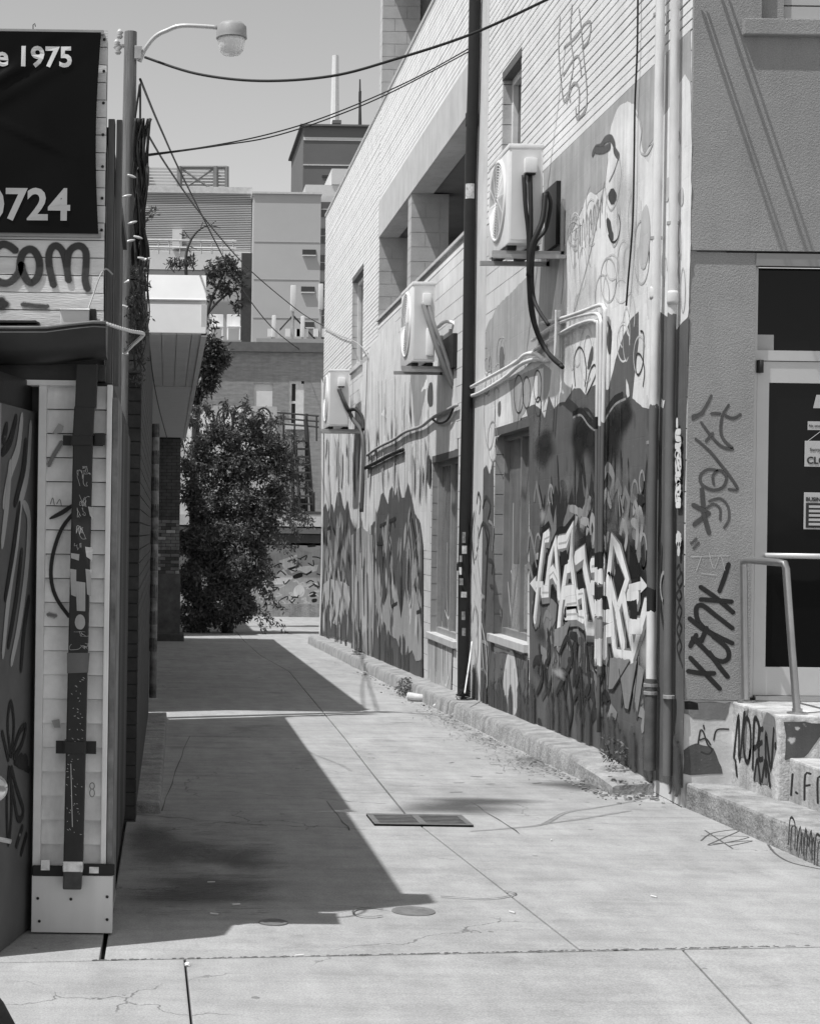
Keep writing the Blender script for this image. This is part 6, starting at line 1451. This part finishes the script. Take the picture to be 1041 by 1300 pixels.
fills([ell(27, 967, 8, 10, 0, 5.8, 9)], .015, 3, pt=MP, par=shop)

# ---- stains, cracks and tags on the lane
GT = Paint('G', 0, .0015)
def gst(L, v, wd, soft=.6, smooth=5, nm='stain', jit=.25): strokes(L, v, wd, smooth, soft, 0, GT, lane, nm, None, jit)
gst([[(600, 1056), (650, 1052), (690, 1047), (720, 1032), (770, 1024), (830, 1012)], [(690, 1047), (740, 1040), (800, 1030)], [(830, 1008), (860, 1010)]], .26, .05, .97)
gst([[(890, 1068), (905, 1058), (940, 1054), (915, 1066), (900, 1074), (950, 1064), (925, 1062), (890, 1062)], [(925, 1075), (955, 1068), (905, 1072)], [(895, 1055), (930, 1078)]], .1, .012, .4, nm='graffiti', jit=0)
gst([[(975, 1073), (985, 1085), (1005, 1096), (1041, 1104)], [(990, 1078), (1041, 1092)]], .1, .015, .4, nm='graffiti', jit=0)
def crack(a, b, n=14, amp=3.0):
    return [(a[0]+(b[0]-a[0])*t+random.uniform(-amp, amp)*.6, a[1]+(b[1]-a[1])*t+random.uniform(-amp, amp)*.35) for t in np.linspace(0, 1, n)]
gst([crack((200, 1000), (370, 1012)), crack((370, 1012), (490, 1021)), crack((160, 1033), (300, 1046)), crack((300, 1046), (465, 1053)), crack((415, 1018), (445, 1056), 8), crack((215, 935), (385, 936), 18, 1.5), crack((385, 936), (560, 937), 16, 1.2), crack((600, 1020), (660, 1060), 9), crack((240, 935), (205, 1030), 12, 2)], .05, .007, .4, 0, jit=.6)
blobs([(575, 1026, .5, .45), (610, 1018, .5, .3), (735, 998, .4, .4), (690, 965, .25, .4), (640, 925, .2, .4)], .09, .97, pt=GT, par=lane, alpha=.7)
gst([[(x, y), (x+random.uniform(3, 14), y+random.uniform(-1, 1))] for x, y in [(random.uniform(560, 840), random.uniform(880, 1010)) for k in range(40)]], .13, .03, .8, 0)
# scored ramp strip with tyre grime in the shade
L = []
for k in range(46):
    y = 1044+k*2.6; c_ = 1-abs(k-22)/30
    for q_ in range(4):
        x0_ = random.uniform(165, 330); w_ = random.uniform(8, 60)*c_
        L.append([(x0_, y), (x0_+w_, y+random.uniform(-.6, .6))])
gst(L, .27, .014, .95, 0)
blobs([(215, 1080, .35, .7), (265, 1125, .4, .4), (190, 1060, .2, .6), (300, 1090, .3, .5), (240, 1140, .5, .25)], .1, .98, pt=GT, par=lane, alpha=.6)
gst([ell(470, 1160, 22, 6, .8, 5.5), [(560, 1140), (620, 1143), (655, 1137), (640, 1133)]], .1, .012, .6)
# ================================================================ small things on the ground
def lp(px, py): return onX(px, py, WX-.13)
for k, (px, py, r, lab) in enumerate(((777, 950, .1, 'leafy weed growing on the ledge below the near conduits'), (536, 884, .12, 'leafy weed growing from a break in the ledge near the litter'), (590, 905, .07, 'dark dead weed at the foot of the black drainpipe'), (455, 852, .08, 'small weed tuft beside the far end of the ledge'))):
    v = lp(px, py); v.z = zg(v.y)+.16 if k != 1 else zg(v.y)
    if k == 1: v.x = WX-.34
    if k == 2: v = onX(588, 890, WX-.1); v.z = zg(v.y)+.17
    t = thing('weed', lab, 'plant', v, 'weeds along the ledge')
    leaf_mesh([((v.x, v.y, v.z+r*.9), (r*.8, r*1.3, r)), ((v.x-.02, v.y-.05, v.z+r*.5), (r*.9, r*1.2, r*.6))], 420 if r > .1 else 160, .03, 'leaves', LF if k != 2 else LF2, t)
    for q in range(5): MB().tube([v, v+Vector((random.uniform(-.6, .6)*r, random.uniform(-1, 1)*r, r*1.3))], .003, 4).build('stem', BARK, t)
# dry grass and leaf litter along the ledge: too fine to count
gr = MB()
for k in range(1500):
    y = random.choice((random.gauss(15.2, .8), random.gauss(17.5, .8), random.uniform(12.5, 30), random.gauss(13.3, .4)))
    if not 11.9 < y < 35: continue
    x = WX-.31-abs(random.gauss(0, .16)); z = zg(y)+.004; a = random.uniform(0, 6.3); L = random.uniform(.03, .12); u = random.uniform(0, .5)
    d = Vector((math.cos(a)*L, math.sin(a)*L, L*u*.5)); s = Vector((-math.sin(a), math.cos(a), 0))*.004
    p = Vector((x, y, z)); i = len(gr.v); gr.v += [tuple(p-s), tuple(p+s), tuple(p+d)]; gr.f.append((i, i+1, i+2))
o = gr.build('dry_grass', mat('straw', .2, .8, .5, 30, island=.7), recalc=False); tag(o, 'dry grass and leaf litter lying along the ledge', 'grass', kind='stuff')
gv = MB()
for k in range(300):
    y = random.choice((random.gauss(11.9, .35), random.uniform(11.2, 26), random.gauss(11.5, .2))); x = (WX-random.uniform(.02, .42)) if y < 12.4 else WX-.3-abs(random.gauss(0, .12))
    if y < 11.05: continue
    s = random.choice((random.uniform(.003, .009), random.uniform(.003, .009), random.uniform(.006, .018))); z = zg(y)+s*.4 + (.075 if (y > 11.6 and x > WX-.24) else 0)
    if y > 12.6 and x > WX-.28: continue
    P8 = [(x+sx*s*random.uniform(.6, 1), y+sy_*s*random.uniform(.6, 1), z+sz_*s*random.uniform(.4, .8)) for sz_ in (-1, 1) for sx, sy_ in ((-1, -1), (1, -1), (1, 1), (-1, 1))]
    gv.hexa(P8[:4], P8[4:])
o = gv.build('rubble', mat('rubble_grey', .24, .9, .3, 30, island=.5)); tag(o, 'loose rubble and grit by the near end of the ledge', 'rubble', kind='stuff')
# litter
def crumple(px, py, r, lab, v=.7):
    c = onG(px, py); b = bmesh.new(); bmesh.ops.create_icosphere(b, subdivisions=2, radius=r)
    for q in b.verts: q.co *= random.uniform(.65, 1.15); q.co.z *= .6; q.co += c+Vector((0, 0, r*.5))
    me = bpy.data.meshes.new('litter'); b.to_mesh(me); b.free(); me.materials.append(mat('litter_%d' % int(v*100), v, .6, .2, 20)); o = bpy.data.objects.new('crumpled_paper', me); C.objects.link(o); tag(o, lab, 'litter', 'litter along the ledge')
crumple(556, 899, .06, 'white crumpled paper lying clear of the ledge'); crumple(463, 857, .05, 'small pale scrap by the far end of the ledge', .6)
crumple(577, 911, .045, 'flat pale wrapper on the dry grass', .55); crumple(238, 1227, .012, 'white pellet in the sidewalk joint before the shop', .75)
v = onG(531, 891); cu = thing('drink_cup', 'pale crushed cup lying beside the ledge weed', 'cup', v)
MB().tube([v+Vector((-.1, .05, .055)), v+Vector((-.02, .0, .05)), v+Vector((.09, -.05, .045))], [.05, .045, .038], 10).build('cup', mat('cup', .6, .5, .15, 12), cu, smooth=True)
MB().tube([v+Vector((-.104, .052, .055)), v+Vector((-.112, .056, .055))], [.053, .05], 10).build('rim', WHITE, cu)
for px, py, lab in ((268, 1122, 'pale cigarette butt on the scored grimy patch of the lane'), (272, 1162, 'pale cigarette butt in the shade just before the sunlit strip by the shop'), (830, 1140, 'pale cigarette butt alone on the sunlit slab before the stoop'), (380, 1215, 'pale cigarette butt lying in the sidewalk joint'), (700, 1068, 'pale cigarette butt on the sunlit lane right of the drain grate'), (650, 1160, 'pale cigarette butt near the middle joint of the sunlit apron'), (300, 1150, 'pale cigarette butt beside the small dark valve lid')):
    c = onG(px, py); a = random.uniform(0, 3); d = Vector((math.cos(a), math.sin(a), 0))*.018
    o = MB().tube([c-d+Vector((0, 0, .005)), c+d+Vector((0, 0, .005))], .004, 6).build('cigarette_butt', mat('butt', .65, .7, .2)); tag(o, lab, 'litter', 'cigarette butts on the lane')
st_ = MB().tube([onX(590, 880, WX-.28), onX(596, 840, WX-.12), onX(599, 815, WX-.04)], .008, 6).build('stick', PIPEW); tag(st_, 'thin pale stick leaning at the foot of the black drainpipe', 'stick')
# rough broken joint between sidewalk and lane: chipped edges
ch = MB()
for k in range(230):
    x = random.uniform(-.25, 2.6); y = jl(x)+random.uniform(-.006, .008); s = random.uniform(.004, .012)
    ch.hexa([(x-s, y-s*.5, .0005), (x+s, y-s*.5, .0005), (x+s, y+s*.5, .0005), (x-s, y+s*.5, .0005)], [(x-s*.6, y-s*.3, .003), (x+s*.6, y-s*.3, .002), (x+s*.5, y+s*.3, .003), (x-s*.5, y+s*.3, .002)])
o = ch.build('joint_crumbs', DIRT, lane); o['kind'] = 'stuff'

# bicycle at the left edge
bk = thing('bicycle', 'dark bicycle with a round mirror parked before the mural panel', 'bicycle', (-1.1, 4.05, 0))
TY_ = mat('tyre', .02, .8, .2, 30, .5, 60)
def wheel(c, ax):
    c = Vector(c); ax = Vector(ax).normalized(); u = Vector((0, 0, 1)); q = ax.cross(u)
    pts = lambda r: [c+(u*math.sin(a)+q*math.cos(a))*r for a in np.linspace(0, 2*math.pi, 33)]
    w_ = MB().tube(pts(.31), .022, 8, False).build('tyre', TY_, bk, smooth=True)
    MB().tube(pts(.288), .01, 6, False).build('rim', STEEL, w_, smooth=True)
    sp = MB()
    for k in range(20):
        a = 2*math.pi*k/20; sp.tube([c+ax*.02*(1 if k % 2 else -1), c+(u*math.sin(a)+q*math.cos(a))*.285], .0012, 4)
    o = sp.build('spoke', STEEL, w_); o['kind'] = 'stuff'
    MB().tube([c-ax*.05, c+ax*.05], .018, 8).build('hub', STEEL, w_)
ax_ = (.2, -1, 0); W1 = Vector((-.63, 3.92, .33)); W2 = Vector((-1.63, 4.12, .33))
wheel(W1, ax_); wheel(W2, ax_)
FRM = mat('bike_frame', .05, .3, .1, spec=.5)
HT, HB, SB, ST_ = Vector((-.80, 3.955, .80)), Vector((-.75, 3.945, .62)), Vector((-1.2, 4.035, .28)), Vector((-1.32, 4.06, .80))
for a, b, r in ((HT, ST_, .017), (HB, SB, .02), (ST_, SB, .017), (HT, HB, .02)): MB().tube([a, b], r, 10).build('frame_tube', FRM, bk, smooth=True)
for s in (-1, 1):
    o_ = Vector((.2, -1, 0)).normalized()*.045*s
    MB().tube([HB, HB+o_+Vector((.02, 0, -.03)), W1+o_], .011, 8).build('fork_blade', FRM, bk, smooth=True)
    MB().tube([SB+o_*.6, W2+o_], .009, 8).build('chain_stay', FRM, bk); MB().tube([ST_+o_*.3, W2+o_], .008, 8).build('seat_stay', FRM, bk)
MB().tube([ST_, ST_+Vector((-.04, .01, .14))], .013, 8).build('seat_post', STEEL, bk)
MB().lathe([(.02, -.02), (.09, 0), (.1, .02), (.08, .04), (.02, .05)], ST_+Vector((-.05, .01, .15)), 'Z', 16).build('saddle', RUBBER, bk, smooth=True)
stem = HT+Vector((-.01, 0, .14)); MB().tube([HT, stem], .014, 8).build('stem', STEEL, bk)
g1 = Vector((-.47, 4.2, .93)); g2 = Vector((-.95, 3.75, .93))
MB().tube(spline([g2, stem+Vector((-.05, -.06, .03)), stem, stem+Vector((.08, .08, .03)), g1], 5), .011, 8).build('handlebar', STEEL, bk, smooth=True)
MB().tube([g1-Vector((.09, .055, 0)), g1+Vector((.02, .012, 0))], .016, 10).build('grip', RUBBER, bk, smooth=True)
MB().tube(spline([g1-Vector((.1, .06, 0)), g1-Vector((.03, .04, .05)), onY(14, 1069, 4.2)], 5), .006, 8).build('brake_lever', STEEL, bk, smooth=True)
mc = onY(-8, 1001, 4.2); mr = MB()
MB().lathe([(.015, .02), (.03, .015), (.034, 0), (.03, -.006), (.026, -.004), (.002, -.003)], mc, 'Y', 24).build('mirror', mat('mirror_shell', .45, .12, .05, metal=.9), bk, smooth='auto')
MB().tube([g1, mc+Vector((-.01, .02, -.04))], .005, 6).build('mirror_arm', RUBBER, bk)
MB().lathe([(.09, -.004), (.09, .004), (.03, .01)], SB+Vector((0, -.05, 0)), 'Y', 24).build('chainring', STEEL, bk)
sc.cycles.transparent_max_bounces = 24
sc.cycles.max_bounces = 6
